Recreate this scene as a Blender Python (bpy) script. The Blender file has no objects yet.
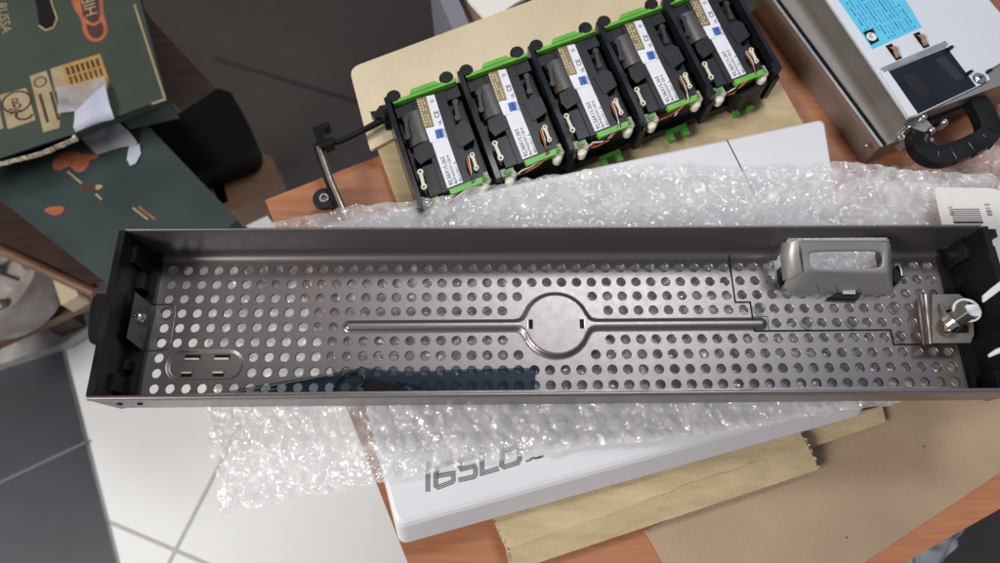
import bpy, math, random
from mathutils import Vector, Matrix, noise
random.seed(7)
S = 0.01                                   # everything below is written in centimetres
sc = bpy.context.scene
R3 = Matrix(((0.9998313561, 0.0059943360, -0.0173587790),
             (-0.0118208392, 0.9334477099, -0.3585186755),
             (0.0140544311, 0.3586634088, 0.9333611477)))
CAM = Vector((-3.77958, -11.66713, 37.19866))
FOC = 700.0

def at(u, v, z):
    """pixel of the 1000x563 photograph -> point on the real horizontal plane at height z"""
    d = R3 @ Vector(((u-500)/FOC, (281.5-v)/FOC, -1.0))
    return CAM + d*((z-CAM.z)/d.z)

def zm(x0, y0, s):
    return lambda a, b, z: at(x0+a/s, y0+b/s, z)

# ------------------------------------------------------------------ materials
def new_mat(name):
    m = bpy.data.materials.new(name); m.use_nodes = True
    nt = m.node_tree; b = nt.nodes['Principled BSDF']
    return m, nt, b

def mat(name, col, rough=.5, metal=0, col2=None, scale=20, bump=0, bscale=200, spec=.5, rvar=0, detail=4, coat=0, stretch=None, contrast=(.35, .65), bdist=.001):
    m, nt, b = new_mat(name)
    b.inputs['Base Color'].default_value = (*col, 1)
    b.inputs['Roughness'].default_value = rough
    b.inputs['Metallic'].default_value = metal
    b.inputs['Specular IOR Level'].default_value = spec
    b.inputs['Coat Weight'].default_value = coat
    tc = nt.nodes.new('ShaderNodeTexCoord')
    vec = tc.outputs['Object']
    if stretch:
        mp = nt.nodes.new('ShaderNodeMapping'); nt.links.new(vec, mp.inputs[0])
        mp.inputs['Scale'].default_value = stretch[0]; mp.inputs['Rotation'].default_value = (0, 0, math.radians(stretch[1]))
        vec = mp.outputs[0]
    if col2 or rvar:
        n = nt.nodes.new('ShaderNodeTexNoise'); n.inputs['Scale'].default_value = scale; n.inputs['Detail'].default_value = detail
        nt.links.new(vec, n.inputs['Vector'])
        r = nt.nodes.new('ShaderNodeMapRange'); r.inputs[1].default_value = contrast[0]; r.inputs[2].default_value = contrast[1]
        nt.links.new(n.outputs['Fac'], r.inputs[0])
        if col2:
            mx = nt.nodes.new('ShaderNodeMix'); mx.data_type = 'RGBA'
            mx.inputs[6].default_value = (*col, 1); mx.inputs[7].default_value = (*col2, 1)
            nt.links.new(r.outputs[0], mx.inputs[0]); nt.links.new(mx.outputs[2], b.inputs['Base Color'])
        if rvar:
            r2 = nt.nodes.new('ShaderNodeMapRange'); r2.inputs[3].default_value = max(.02, rough-rvar); r2.inputs[4].default_value = min(1, rough+rvar)
            nt.links.new(r.outputs[0], r2.inputs[0]); nt.links.new(r2.outputs[0], b.inputs['Roughness'])
    if bump:
        n2 = nt.nodes.new('ShaderNodeTexNoise'); n2.inputs['Scale'].default_value = bscale; n2.inputs['Detail'].default_value = 5
        nt.links.new(tc.outputs['Object'], n2.inputs['Vector'])
        bp = nt.nodes.new('ShaderNodeBump'); bp.inputs['Strength'].default_value = bump; bp.inputs['Distance'].default_value = bdist
        nt.links.new(n2.outputs['Fac'], bp.inputs['Height']); nt.links.new(bp.outputs[0], b.inputs['Normal'])
    return m

M = {}
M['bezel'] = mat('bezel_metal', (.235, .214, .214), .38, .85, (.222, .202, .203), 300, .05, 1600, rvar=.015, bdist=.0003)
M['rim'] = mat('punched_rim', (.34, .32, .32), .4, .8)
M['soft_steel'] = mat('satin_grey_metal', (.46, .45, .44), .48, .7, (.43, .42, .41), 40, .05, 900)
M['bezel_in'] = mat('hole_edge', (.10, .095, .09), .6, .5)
M['steel'] = mat('bare_steel', (.56, .55, .54), .33, .85, (.46, .45, .44), 60, .15, 900, rvar=.08, bdist=.0003)
M['steel_dark'] = mat('dark_steel', (.33, .30, .27), .38, .8, (.18, .165, .15), 80, .1, 900, rvar=.08, bdist=.0003)
M['brass'] = mat('worn_brass', (.60, .54, .44), .24, .95, (.42, .37, .29), 150)
M['chrome'] = mat('chrome', (.75, .75, .74), .16, 1)
M['black'] = mat('black_plastic', (.006, .006, .0065), .38, 0, (.009, .009, .0095), 60, .12, 700, rvar=.1, bdist=.0004, spec=.22)
M['black_gloss'] = mat('black_gloss_plastic', (.008, .009, .012), .2, 0, rvar=.06, scale=40)
M['charcoal'] = mat('charcoal_plastic', (.011, .0115, .0135), .33, 0, (.018, .019, .022), 70, .1, 700, bdist=.0004, spec=.3)
M['fanface'] = mat('fan_housing', (.15, .13, .11), .28, .4, (.06, .065, .08), 45, rvar=.1)
M['green'] = mat('lime_plastic', (.13, .44, .035), .38, 0, (.10, .36, .03), 70, .05, 500)
M['green_shaded'] = mat('shaded_green_plastic', (.05, .20, .02), .45)  # lime plastic with the shade low down put into its colour
M['cream'] = mat('cream_plastic', (.74, .69, .55), .4, 0, (.62, .57, .44), 120)
M['white'] = mat('white_label', (.78, .79, .82), .45, 0, (.70, .71, .75), 60)
M['gold'] = mat('gold_label', (.28, .21, .09), .35, .35, (.20, .15, .07), 150)
M['ink'] = mat('ink', (.012, .011, .011), .7, spec=.1)
M['ink_blue'] = mat('blue_ink', (.04, .12, .42), .5)
M['ink_grey'] = mat('grey_ink', (.12, .11, .12), .6)
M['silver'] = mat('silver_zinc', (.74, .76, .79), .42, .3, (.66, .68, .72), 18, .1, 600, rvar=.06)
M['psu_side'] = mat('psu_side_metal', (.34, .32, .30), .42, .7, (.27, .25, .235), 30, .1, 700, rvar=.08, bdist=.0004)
M['blue_label'] = mat('blue_label', (.08, .50, .72), .42, 0, (.11, .56, .78), 60)
M['copper'] = mat('copper', (.70, .44, .32), .3, .55, (.55, .33, .22), 200)
M['box_white'] = mat('matt_white_shell', (.66, .655, .67), .42, 0, (.62, .615, .63), 5, .06, 900)
M['card'] = mat('yellow_cardboard', (.52, .41, .24), .8, 0, (.42, .325, .18), 40, .35, 350, stretch=((1, 4, 1), -15))
M['card_light'] = mat('cream_cardboard', (.66, .56, .39), .8, 0, (.56, .46, .30), 14, .4, 300, detail=9)
M['card_edge'] = mat('torn_cardboard_edge', (.78, .70, .54), .9, 0, (.5, .4, .25), 300, .6, 500)
M['kraft'] = mat('kraft_paper', (.39, .28, .18), .85, 0, (.30, .215, .14), 11, .3, 350, detail=12)
M['teal_box'] = mat('dark_green_carton', (.026, .042, .040), .6, 0, (.038, .055, .050), 14, .35, 60, rvar=.1, spec=.3)
M['teal_lid'] = mat('dark_green_lid', (.036, .050, .038), .6, 0, (.048, .064, .048), 14, .35, 60, spec=.3)
M['sticker'] = mat('tan_sticker', (.36, .29, .17), .6, 0, (.30, .23, .12), 60)
M['sticker_gold'] = mat('amber_sticker', (.42, .25, .07), .5, 0, (.30, .17, .045), 70)
M['orange'] = mat('orange_print', (.42, .13, .055), .6, 0, (.30, .08, .035), 60)
M['brownprint'] = mat('brown_print', (.06, .025, .018), .6)
M['dk_wood'] = mat('dark_wood', (.026, .011, .007), .5, 0, (.045, .02, .012), 14, stretch=((1, 10, 1), 30))
M['mid_wood'] = mat('brown_wood', (.17, .09, .045), .45, 0, (.12, .06, .03), 12, stretch=((1, 8, 1), 30))
M['tan_wood'] = mat('tan_wood', (.20, .10, .05), .5, 0, (.15, .075, .036), 12, stretch=((1, 8, 1), 30))
M['cream_wood'] = mat('cream_block', (.62, .50, .34), .5)
M['cushion'] = mat('black_leather', (.004, .004, .004), .6, 0, (.007, .0065, .006), 20, .3, 150, spec=.15)
M['wheel'] = mat('pale_metal', (.40, .37, .35), .5, .1, (.26, .22, .20), 30, .2, 100)
M['greypanel'] = mat('blue_grey_panel', (.17, .18, .21), .4)
M['paper'] = mat('white_paper', (.74, .71, .67), .6, 0, (.68, .65, .60), 30, .2, 90)
M['lev_dark'] = mat('dark_lever', (.025, .025, .028), .3)
M['red'] = mat('red_wire', (.35, .03, .025), .4)
M['orangew'] = mat('orange_wire', (.5, .17, .04), .4)
M['whitew'] = mat('white_wire', (.7, .68, .62), .4)
M['pinboard'] = mat('connector_nylon', (.55, .55, .40), .4, 0, (.42, .42, .30), 200)
M['bag'] = mat('grey_plastic_bag', (.46, .51, .53), .25, 0, (.26, .30, .32), 14, .5, 40)

def wood_table():
    m, nt, b = new_mat('orange_veneer')
    tc = nt.nodes.new('ShaderNodeTexCoord'); mp = nt.nodes.new('ShaderNodeMapping')
    mp.inputs['Rotation'].default_value = (0, 0, math.radians(-24)); mp.inputs['Scale'].default_value = (2.5, 34, 1)
    nt.links.new(tc.outputs['Object'], mp.inputs[0])
    n = nt.nodes.new('ShaderNodeTexNoise'); n.inputs['Scale'].default_value = 7; n.inputs['Detail'].default_value = 8; n.inputs['Distortion'].default_value = .6
    nt.links.new(mp.outputs[0], n.inputs['Vector'])
    cr = nt.nodes.new('ShaderNodeValToRGB'); e = cr.color_ramp.elements
    e[0].position = .32; e[0].color = (.34, .13, .058, 1); e[1].position = .68; e[1].color = (.42, .18, .085, 1)
    nt.links.new(n.outputs['Fac'], cr.inputs[0]); nt.links.new(cr.outputs[0], b.inputs['Base Color'])
    b.inputs['Roughness'].default_value = .38
    return m
M['veneer'] = wood_table()

def tile_mat(name, c1, c2, rough, spec=.5):
    m, nt, b = new_mat(name)
    tc = nt.nodes.new('ShaderNodeTexCoord')
    n = nt.nodes.new('ShaderNodeTexNoise'); n.inputs['Scale'].default_value = 3; n.inputs['Detail'].default_value = 7
    n2 = nt.nodes.new('ShaderNodeTexNoise'); n2.inputs['Scale'].default_value = 45; n2.inputs['Detail'].default_value = 5
    nt.links.new(tc.outputs['Object'], n.inputs['Vector']); nt.links.new(tc.outputs['Object'], n2.inputs['Vector'])
    ad = nt.nodes.new('ShaderNodeMath'); ad.operation = 'MULTIPLY_ADD'; ad.inputs[1].default_value = .35
    nt.links.new(n2.outputs['Fac'], ad.inputs[0]); nt.links.new(n.outputs['Fac'], ad.inputs[2])
    r = nt.nodes.new('ShaderNodeMapRange'); r.inputs[1].default_value = .45; r.inputs[2].default_value = .9
    nt.links.new(ad.outputs[0], r.inputs[0])
    mx = nt.nodes.new('ShaderNodeMix'); mx.data_type = 'RGBA'; mx.inputs[6].default_value = (*c1, 1); mx.inputs[7].default_value = (*c2, 1)
    nt.links.new(r.outputs[0], mx.inputs[0]); nt.links.new(mx.outputs[2], b.inputs['Base Color'])
    b.inputs['Roughness'].default_value = rough; b.inputs['Specular IOR Level'].default_value = spec
    return m
M['tile_white'] = tile_mat('white_floor_tile', (.83, .83, .81), (.79, .79, .77), .35)
M['tile_dark'] = tile_mat('dark_floor_tile', (.056, .061, .072), (.040, .044, .052), .42, .4)
M['tile_dark2'] = tile_mat('brown_black_floor_tile', (.056, .049, .044), (.040, .035, .032), .36, .4)
M['grout'] = mat('grout', (.48, .47, .43), .9)
M['grout_d'] = mat('grey_grout', (.16, .165, .175), .9)
M['grout_dd'] = mat('dark_grout', (.02, .019, .018), .9)

def wrap_mat(name, alpha_lo, alpha_hi, tint=(.93, .93, .95), gloss=.06):
    m, nt, b = new_mat(name)
    out = nt.nodes['Material Output']
    tc = nt.nodes.new('ShaderNodeTexCoord')
    # crinkled film: creases at several sizes
    v = nt.nodes.new('ShaderNodeTexVoronoi'); v.feature = 'DISTANCE_TO_EDGE'; v.inputs['Scale'].default_value = 80
    nz = nt.nodes.new('ShaderNodeTexNoise'); nz.inputs['Scale'].default_value = 48; nz.inputs['Detail'].default_value = 4; nz.inputs['Distortion'].default_value = 1.5
    wp = nt.nodes.new('ShaderNodeTexNoise'); wp.inputs['Scale'].default_value = 60; wp.inputs['Detail'].default_value = 3
    nt.links.new(tc.outputs['Object'], wp.inputs['Vector'])
    vm = nt.nodes.new('ShaderNodeVectorMath'); vm.operation = 'MULTIPLY_ADD'; vm.inputs[1].default_value = (.02, .02, .02)
    nt.links.new(wp.outputs['Color'], vm.inputs[0]); nt.links.new(tc.outputs['Object'], vm.inputs[2])
    nt.links.new(vm.outputs[0], v.inputs['Vector']); nt.links.new(tc.outputs['Object'], nz.inputs['Vector'])
    b1 = nt.nodes.new('ShaderNodeBump'); b1.inputs['Strength'].default_value = 1.0; b1.inputs['Distance'].default_value = .005
    nt.links.new(nz.outputs['Fac'], b1.inputs['Height'])
    b2 = nt.nodes.new('ShaderNodeBump'); b2.inputs['Strength'].default_value = 1.0; b2.inputs['Distance'].default_value = .004
    nt.links.new(v.outputs['Distance'], b2.inputs['Height']); nt.links.new(b1.outputs[0], b2.inputs['Normal'])
    b3 = nt.nodes.new('ShaderNodeBump'); b3.inputs['Strength'].default_value = .25; b3.inputs['Distance'].default_value = .003; nt.links.new(nz.outputs['Fac'], b3.inputs['Height']); nm = nt.nodes.new('ShaderNodeVectorMath'); nm.operation = 'MULTIPLY_ADD'; nm.inputs[1].default_value = (.7, .7, .7); nm.inputs[2].default_value = (0, 0, .3); nt.links.new(b3.outputs[0], nm.inputs[0]); dif = nt.nodes.new('ShaderNodeBsdfDiffuse'); dif.inputs[0].default_value = (*tint, 1); nt.links.new(nm.outputs[0], dif.inputs['Normal']); 
    trl = nt.nodes.new('ShaderNodeBsdfTranslucent'); trl.inputs[0].default_value = (*tint, 1); 
    mxd = nt.nodes.new('ShaderNodeMixShader'); mxd.inputs[0].default_value = .35
    nt.links.new(dif.outputs[0], mxd.inputs[1]); nt.links.new(trl.outputs[0], mxd.inputs[2])
    tr = nt.nodes.new('ShaderNodeBsdfTransparent'); tr.inputs[0].default_value = (.99, .99, .99, 1)
    mr = nt.nodes.new('ShaderNodeMapRange'); mr.inputs[1].default_value = .3; mr.inputs[2].default_value = .7; mr.inputs[3].default_value = alpha_lo; mr.inputs[4].default_value = alpha_hi
    nt.links.new(nz.outputs['Fac'], mr.inputs[0])
    mx = nt.nodes.new('ShaderNodeMixShader'); nt.links.new(mr.outputs[0], mx.inputs[0])
    nt.links.new(tr.outputs[0], mx.inputs[1]); nt.links.new(mxd.outputs[0], mx.inputs[2])
    gl = nt.nodes.new('ShaderNodeBsdfGlossy'); gl.inputs['Roughness'].default_value = .06; gl.inputs[0].default_value = (1, 1, 1, 1)
    nt.links.new(b2.outputs[0], gl.inputs['Normal'])
    fr = nt.nodes.new('ShaderNodeFresnel'); fr.inputs[0].default_value = 1.6; nt.links.new(b2.outputs[0], fr.inputs['Normal'])
    fm = nt.nodes.new('ShaderNodeMath'); fm.operation = 'MULTIPLY_ADD'; fm.inputs[1].default_value = .12; fm.inputs[2].default_value = gloss; fm.use_clamp = True
    nt.links.new(fr.outputs[0], fm.inputs[0])
    mg = nt.nodes.new('ShaderNodeMixShader'); nt.links.new(fm.outputs[0], mg.inputs[0])
    nt.links.new(mx.outputs[0], mg.inputs[1]); nt.links.new(gl.outputs[0], mg.inputs[2])
    nt.links.new(mg.outputs[0], out.inputs[0]); nt.nodes.remove(b)
    return m
M['wrap'] = wrap_mat('bubble_wrap_film', .16, .66, (.92, .90, .89), .068)
M['wrap_low'] = wrap_mat('bubble_wrap_back_film', .04, .26, (.94, .93, .93), .04)
M['wrap_fold'] = wrap_mat('bubble_wrap_doubled_film', .70, .95, (.95, .95, .97))
def tape_mat():
    m, nt, b = new_mat('milky_tape'); out = nt.nodes['Material Output']
    n = nt.nodes.new('ShaderNodeTexNoise'); n.inputs['Scale'].default_value = 14; n.inputs['Detail'].default_value = 5; n.inputs['Distortion'].default_value = 1
    tc = nt.nodes.new('ShaderNodeTexCoord'); nt.links.new(tc.outputs['Object'], n.inputs['Vector'])
    r = nt.nodes.new('ShaderNodeMapRange'); r.inputs[1].default_value = .38; r.inputs[2].default_value = .62; r.inputs[3].default_value = .22; r.inputs[4].default_value = .85
    nt.links.new(n.outputs['Fac'], r.inputs[0])
    b.inputs['Base Color'].default_value = (.44, .43, .44, 1); b.inputs['Roughness'].default_value = .22
    tr = nt.nodes.new('ShaderNodeBsdfTransparent'); mx = nt.nodes.new('ShaderNodeMixShader')
    nt.links.new(r.outputs[0], mx.inputs[0]); nt.links.new(tr.outputs[0], mx.inputs[1]); nt.links.new(b.outputs[0], mx.inputs[2]); nt.links.new(mx.outputs[0], out.inputs[0])
    return m
M['tape'] = tape_mat()

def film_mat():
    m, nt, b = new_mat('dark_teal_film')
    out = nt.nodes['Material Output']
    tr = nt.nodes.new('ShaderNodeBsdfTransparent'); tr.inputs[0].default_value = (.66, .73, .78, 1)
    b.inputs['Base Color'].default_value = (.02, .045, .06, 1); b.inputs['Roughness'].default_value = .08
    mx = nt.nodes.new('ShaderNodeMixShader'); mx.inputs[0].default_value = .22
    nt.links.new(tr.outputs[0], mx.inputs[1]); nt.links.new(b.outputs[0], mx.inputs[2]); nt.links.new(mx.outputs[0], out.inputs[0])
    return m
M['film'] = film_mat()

# ------------------------------------------------------------------ mesh builder
class MB:
    def __init__(s, T=None):
        s.v = []; s.f = []; s.mi = []; s.sm = []; s.mats = []; s.T = T
    def _m(s, m):
        m = M[m] if isinstance(m, str) else m
        if m not in s.mats: s.mats.append(m)
        return s.mats.index(m)
    def add(s, vs, fs, m, smooth=False):
        o = len(s.v); k = s._m(m)
        for p in vs:
            p = Vector(p)
            s.v.append(s.T(p) if s.T else p)
        for f in fs:
            s.f.append([i+o for i in f]); s.mi.append(k); s.sm.append(smooth)
        return s
    def prism(s, poly, z0, z1, m, side=None, bot=True, inset=0):
        P = [(p[0], p[1]) for p in poly]
        ar = sum(P[i][0]*P[(i+1) % len(P)][1]-P[(i+1) % len(P)][0]*P[i][1] for i in range(len(P)))
        if ar < 0: P = P[::-1]
        n = len(P)
        vs = [(x, y, z0) for x, y in P]+[(x, y, z1) for x, y in P]
        s.add(vs, [list(range(n, 2*n))], m)
        s.add(vs, [[i, (i+1) % n, n+(i+1) % n, n+i] for i in range(n)]+([list(range(n))[::-1]] if bot else []), side or m)
        return s
    def loft(s, rings, m, caps=(True, True), closed=True, smooth=False):
        n = len(rings[0]); vs = [p for r in rings for p in r]; fs = []
        for a in range(len(rings)-1):
            for i in range(n if closed else n-1):
                j = (i+1) % n; fs.append([a*n+i, a*n+j, (a+1)*n+j, (a+1)*n+i])
        s.add(vs, fs, m, smooth)
        if caps[0]: s.add(rings[0], [list(range(n))[::-1]], m)
        if caps[1]: s.add(rings[-1], [list(range(n))], m)
        return s
    def box(s, c, d, m, ang=0):
        hx, hy, hz = d[0]/2, d[1]/2, d[2]/2; ca, sa = math.cos(math.radians(ang)), math.sin(math.radians(ang))
        P = [(c[0]+x*ca-y*sa, c[1]+x*sa+y*ca) for x, y in ((-hx, -hy), (hx, -hy), (hx, hy), (-hx, hy))]
        return s.prism(P, c[2]-hz, c[2]+hz, m)
    def tube(s, path, r, m, n=10, flat=1.0, caps=True, rot=0, smooth=True):
        path = [Vector(p) for p in path]; rings = []
        for i, p in enumerate(path):
            d = (path[min(i+1, len(path)-1)]-path[max(i-1, 0)]).normalized()
            up = Vector((0, 0, 1)) if abs(d.z) < .95 else Vector((1, 0, 0))
            a = d.cross(up).normalized(); b = a.cross(d).normalized()
            rr = r[i] if isinstance(r, (list, tuple)) else r
            rings.append([p+a*math.cos(2*math.pi*k/n+rot)*rr+b*math.sin(2*math.pi*k/n+rot)*rr*flat for k in range(n)])
        return s.loft(rings, m, (caps, caps), True, smooth)
    def disc(s, c, r, z0, z1, m, n=24, side=None):
        return s.prism([(c[0]+r*math.cos(2*math.pi*i/n), c[1]+r*math.sin(2*math.pi*i/n)) for i in range(n)], z0, z1, m, side)
    def lathe(s, c, prof, m, n=24, smooth=True):
        rings = [[(c[0]+r*math.cos(2*math.pi*i/n), c[1]+r*math.sin(2*math.pi*i/n), z) for i in range(n)] for r, z in prof]
        return s.loft(rings, m, (False, True), True, smooth)
    def ring(s, c, r0, r1, z0, z1, m, n=24, sx=1, a0=0, a1=360):
        full = a1-a0 >= 360; k = n if full else n+1
        A = [math.radians(a0+(a1-a0)*i/n) for i in range(k)]
        rings = [[(c[0]+r*math.cos(a)*sx, c[1]+r*math.sin(a), z) for a in A] for r, z in ((r1, z0), (r1, z1), (r0, z1), (r0, z0))]
        return s.loft(rings, m, (False, False), full)
    def ribbon(s, pts, w, z0, z1, m, off=0):
        P = [Vector((a[0], a[1])) for a in pts]; P = [q for k, q in enumerate(P) if k == 0 or (q-P[k-1]).length > 1e-6]
        if len(P) < 2: return s
        L = []; R = []
        for k, q in enumerate(P):
            d0 = (P[k]-P[k-1]).normalized() if k else (P[1]-P[0]).normalized()
            d1 = (P[k+1]-P[k]).normalized() if k < len(P)-1 else d0
            n0 = Vector((-d0.y, d0.x)); n1 = Vector((-d1.y, d1.x)); mm = (n0+n1)
            mm = mm.normalized() if mm.length > .01 else n0
            c = 1/max(.5, mm.dot(n0)); L.append(q+mm*(off+w/2)*c); R.append(q+mm*(off-w/2)*c)
        s.loft([[(*a, z0), (*a, z1), (*b, z1), (*b, z0)] for a, b in zip(L, R)], m, (True, True))
        return s
    def build(s, name, root=None, parent=None, bevel=0, seg=2):
        me = bpy.data.meshes.new(name)
        o0 = Vector(root['_o']) if root is not None else Vector((0, 0, 0))
        me.from_pydata([tuple((p-o0)*S) for p in s.v], [], s.f)
        for m in s.mats: me.materials.append(m)
        me.polygons.foreach_set('material_index', s.mi); me.polygons.foreach_set('use_smooth', s.sm)
        me.update()
        o = bpy.data.objects.new(name, me); sc.collection.objects.link(o)
        if parent is not None: o.parent = parent
        elif root is not None: o.parent = root
        if bevel:
            b = o.modifiers.new('bevel', 'BEVEL'); b.width = bevel*S; b.segments = seg; b.limit_method = 'ANGLE'; b.angle_limit = math.radians(40)
        return o

def tag(o, label=None, cat=None, group=None, kind=None):
    if label: o['label'] = label
    if cat: o['category'] = cat
    if group: o['group'] = group
    if kind: o['kind'] = kind
    return o

def thing(name, loc, label, cat, group=None):
    o = bpy.data.objects.new(name, None); sc.collection.objects.link(o)
    o.location = Vector(loc)*S; o['_o'] = tuple(loc); o.empty_display_size = .01
    return tag(o, label, cat, group)

def solo(name, mb, loc, label, cat, group=None, bevel=0, kind=None):
    """a thing that is one mesh, its origin at its base"""
    me = bpy.data.meshes.new(name); L = Vector(loc)
    me.from_pydata([tuple((p-L)*S) for p in mb.v], [], mb.f)
    for m in mb.mats: me.materials.append(m)
    me.polygons.foreach_set('material_index', mb.mi); me.polygons.foreach_set('use_smooth', mb.sm); me.update()
    o = bpy.data.objects.new(name, me); sc.collection.objects.link(o); o.location = L*S
    if bevel:
        b = o.modifiers.new('bevel', 'BEVEL'); b.width = bevel*S; b.segments = 2; b.limit_method = 'ANGLE'
    return tag(o, label, cat, group, kind)

_tc = {}
def text(mb, s, frame, h, m, z=0.0):
    """writing laid on a plane: frame = (origin, x axis, y axis), h = cap height in cm"""
    if s not in _tc:
        c = bpy.data.curves.new('t', 'FONT'); c.body = s; c.size = 1; c.resolution_u = 3
        ob = bpy.data.objects.new('t', c); sc.collection.objects.link(ob)
        bpy.context.view_layer.update()
        me = bpy.data.meshes.new_from_object(ob.evaluated_get(bpy.context.evaluated_depsgraph_get()))
        _tc[s] = ([tuple(v.co) for v in me.vertices], [list(p.vertices) for p in me.polygons])
        bpy.data.objects.remove(ob); bpy.data.curves.remove(c); bpy.data.meshes.remove(me)
    vs, fs = _tc[s]; o, ax, ay = (Vector(q) for q in frame); k = h/.69
    mb.add([o+ax*(x*k)+ay*(y*k)+Vector((0, 0, z)) for x, y, _ in vs], fs, m)
    return mb

def unit(a, b):
    d = Vector(b)-Vector(a); d.z = 0; return d.normalized()

def round_poly(P, r, n=5):
    out = []; N = len(P)
    for i in range(N):
        p = Vector(P[i][:2]); a = (Vector(P[i-1][:2])-p).normalized(); b = (Vector(P[(i+1) % N][:2])-p).normalized()
        rr = r[i] if isinstance(r, (list, tuple)) else r
        p0 = p+a*rr; p1 = p+b*rr
        for k in range(n+1):
            t = k/n; out.append(tuple(p0*(1-t)**2+p*2*t*(1-t)+p1*t*t))
    return out

# ------------------------------------------------------------------ the setting: tiled floor
ZF = -75
fl = MB(); fl.box((0, 0, ZF-2), (700, 700, 4), 'tile_white')
for seg in (((108, 522), (260, 587)), ((150, 600), (208, 488), (240, 425))):
    P = [at(u, v, ZF) for u, v in seg]
    d = (P[-1]-P[0])
    fl.ribbon([P[0], P[0]+d], .5, ZF-.2, ZF+.1+.03*(seg[0][0] > 130), 'grout')
solo('floor', fl, (0, 0, ZF), None, None, kind='structure')
A = [at(u, v, ZF) for u, v in ((-400, 492), (0, 365), (62, 345), (118, 563), (150, 690), (-400, 800))]
B = [at(u, v, ZF) for u, v in ((-60, 300), (60, 265), (260, 215), (420, 160), (760, 40), (800, -200), (-200, -300))]
Cc = [at(u, v, ZF) for u, v in ((860, 500), (1300, 300), (1400, 800), (860, 800))]
df = MB()
for P, m_ in ((A, 'tile_dark'), (B, 'tile_dark2'), (Cc, 'tile_dark2')): df.prism(P, ZF, ZF+.5, m_, side='grout')
for a, b, m in (((0, 483), (87, 442), 'grout_d'), ((-200, 577), (0, 483), 'grout_d')):
    P, Q = at(*a, ZF+.5), at(*b, ZF+.5); df.ribbon([P, Q], .42, ZF+.3, ZF+.62, m)
P, Q = at(215, 60, ZF), at(370, 107, ZF); df.ribbon([P, Q+(Q-P)*.6], .8, ZF+.3, ZF+.62, 'grout_dd')
solo('dark_floor', df, (-70, 20, ZF), None, None, kind='structure')

# ------------------------------------------------------------------ table
ZT = -4.5
ta = math.radians(24.5); TU = Vector((math.cos(ta), math.sin(ta), 0)); TW = Vector((math.sin(ta), -math.cos(ta), 0))
T0 = at(265, 200, ZT)
table = thing('wooden_table', (T0+TU*40+TW*18+Vector((0, 0, ZF-ZT))), 'orange-brown veneered wooden table under the white box and cartons', 'table')
mb = MB(); c = [T0, T0+TU*86, T0+TU*86+TW*36.5, T0+TW*36.5]
mb.prism(c, ZT-2, ZT, 'veneer'); mb.build('tabletop', table, bevel=.12)
for a, b in ((5, 5), (81, 5), (81, 31.5), (5, 31.5)):
    l = MB(); p = T0+TU*a+TW*b; l.box((p.x, p.y, (ZF+ZT-2)/2), (4, 4, ZT-2-ZF-1.2), 'mid_wood', 24.5); l.build('leg', table, bevel=.2)

# ------------------------------------------------------------------ carton under the fans
ZC = -3.35
C4 = [at(350, 72, ZC), at(701, -58, ZC), at(745, 20, ZC), at(818, 150, ZC), at(408, 232, ZC)]
carton = thing('carton', (C4[0].x+12, C4[0].y, ZT), 'flattened cream and ochre cardboard carton lying under the fan modules', 'carton')
mb = MB(); mb.prism(round_poly([C4[0], C4[1], C4[3], C4[4]], [.8, .5, .5, .5]), ZT+.02, ZC, 'card', side='card'); mb.build('base', carton, bevel=.06)
fp = [at(350, 71, ZC), at(701, -60, ZC), at(746, 20, ZC), at(762, 42, ZC), at(600, 92, ZC), at(395, 140, ZC), at(371, 153, ZC)]
mb = MB(); n = len(fp)
mb.prism(round_poly(fp, [.8, .3, .1, .1, .1, .3, .3]), ZC+.02, ZC+.32, 'card_light', side='card_edge'); mb.build('flap', carton, bevel=.08)

# ------------------------------------------------------------------ fan cage and five fan modules
ZTOP = 0.0
F0 = at(393, 103, ZTOP)                         # back-left corner of the first fan
fa = math.radians(23.4); FX = Vector((math.cos(fa), math.sin(fa), 0)); FY = Vector((-math.cos(math.radians(71-0)+0), 0, 0))
FD = Vector((math.cos(math.radians(-72.5)), math.sin(math.radians(-72.5)), 0))    # towards the viewer
PITCH = 4.98
def fw(p):                                       # cage coordinates (along row, towards viewer, height) -> world
    return F0*1.0-Vector((0, 0, F0.z))+FX*p.x+FD*p.y+Vector((0, 0, p.z))
det = FX.x*FD.y-FX.y*FD.x
def inv(w, k=0):
    d = w-F0; a = (d.x*FD.y-d.y*FD.x)/det; b = (FX.x*d.y-FX.y*d.x)/det
    return (a-k*PITCH, b)
z2 = zm(455, 30, 3.518)
def f2(x, y, z=0.0):                             # feature seen on the second fan -> that fan's own coordinates
    return inv(z2(x, y, z), 1)
ZB = ZC+.35
cage = thing('fan_cage', (F0.x+6, F0.y-2, ZB), 'black plastic cage rails holding the row of five fan modules', 'fan cage')
mb = MB(fw)
mb.box((12.1, -.35, -2.0), (25.6, .35, 2.0), 'black'); mb.box((12.1, 7.3, -2.7), (25.4, .4, .8), 'black')
mb.box((12.1, 3.6, ZB+.12), (25.2, 7.6, .2), 'black')
mb.build('rail', cage, bevel=.06)
for i in range(6):
    x = -.32+i*PITCH
    mb = MB(fw); mb.prism([(x-.16, -.45), (x+.16, -.45), (x+.16, 7.7), (x-.16, 7.7)], ZB+.2, .22, 'black_gloss')
    mb.prism([(x-.26, 7.2), (x+.26, 7.2), (x+.26, 7.85), (x-.26, 7.85)], ZB+.2, -.6, 'black')
    mb.build('divider', cage, bevel=.05)
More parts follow.
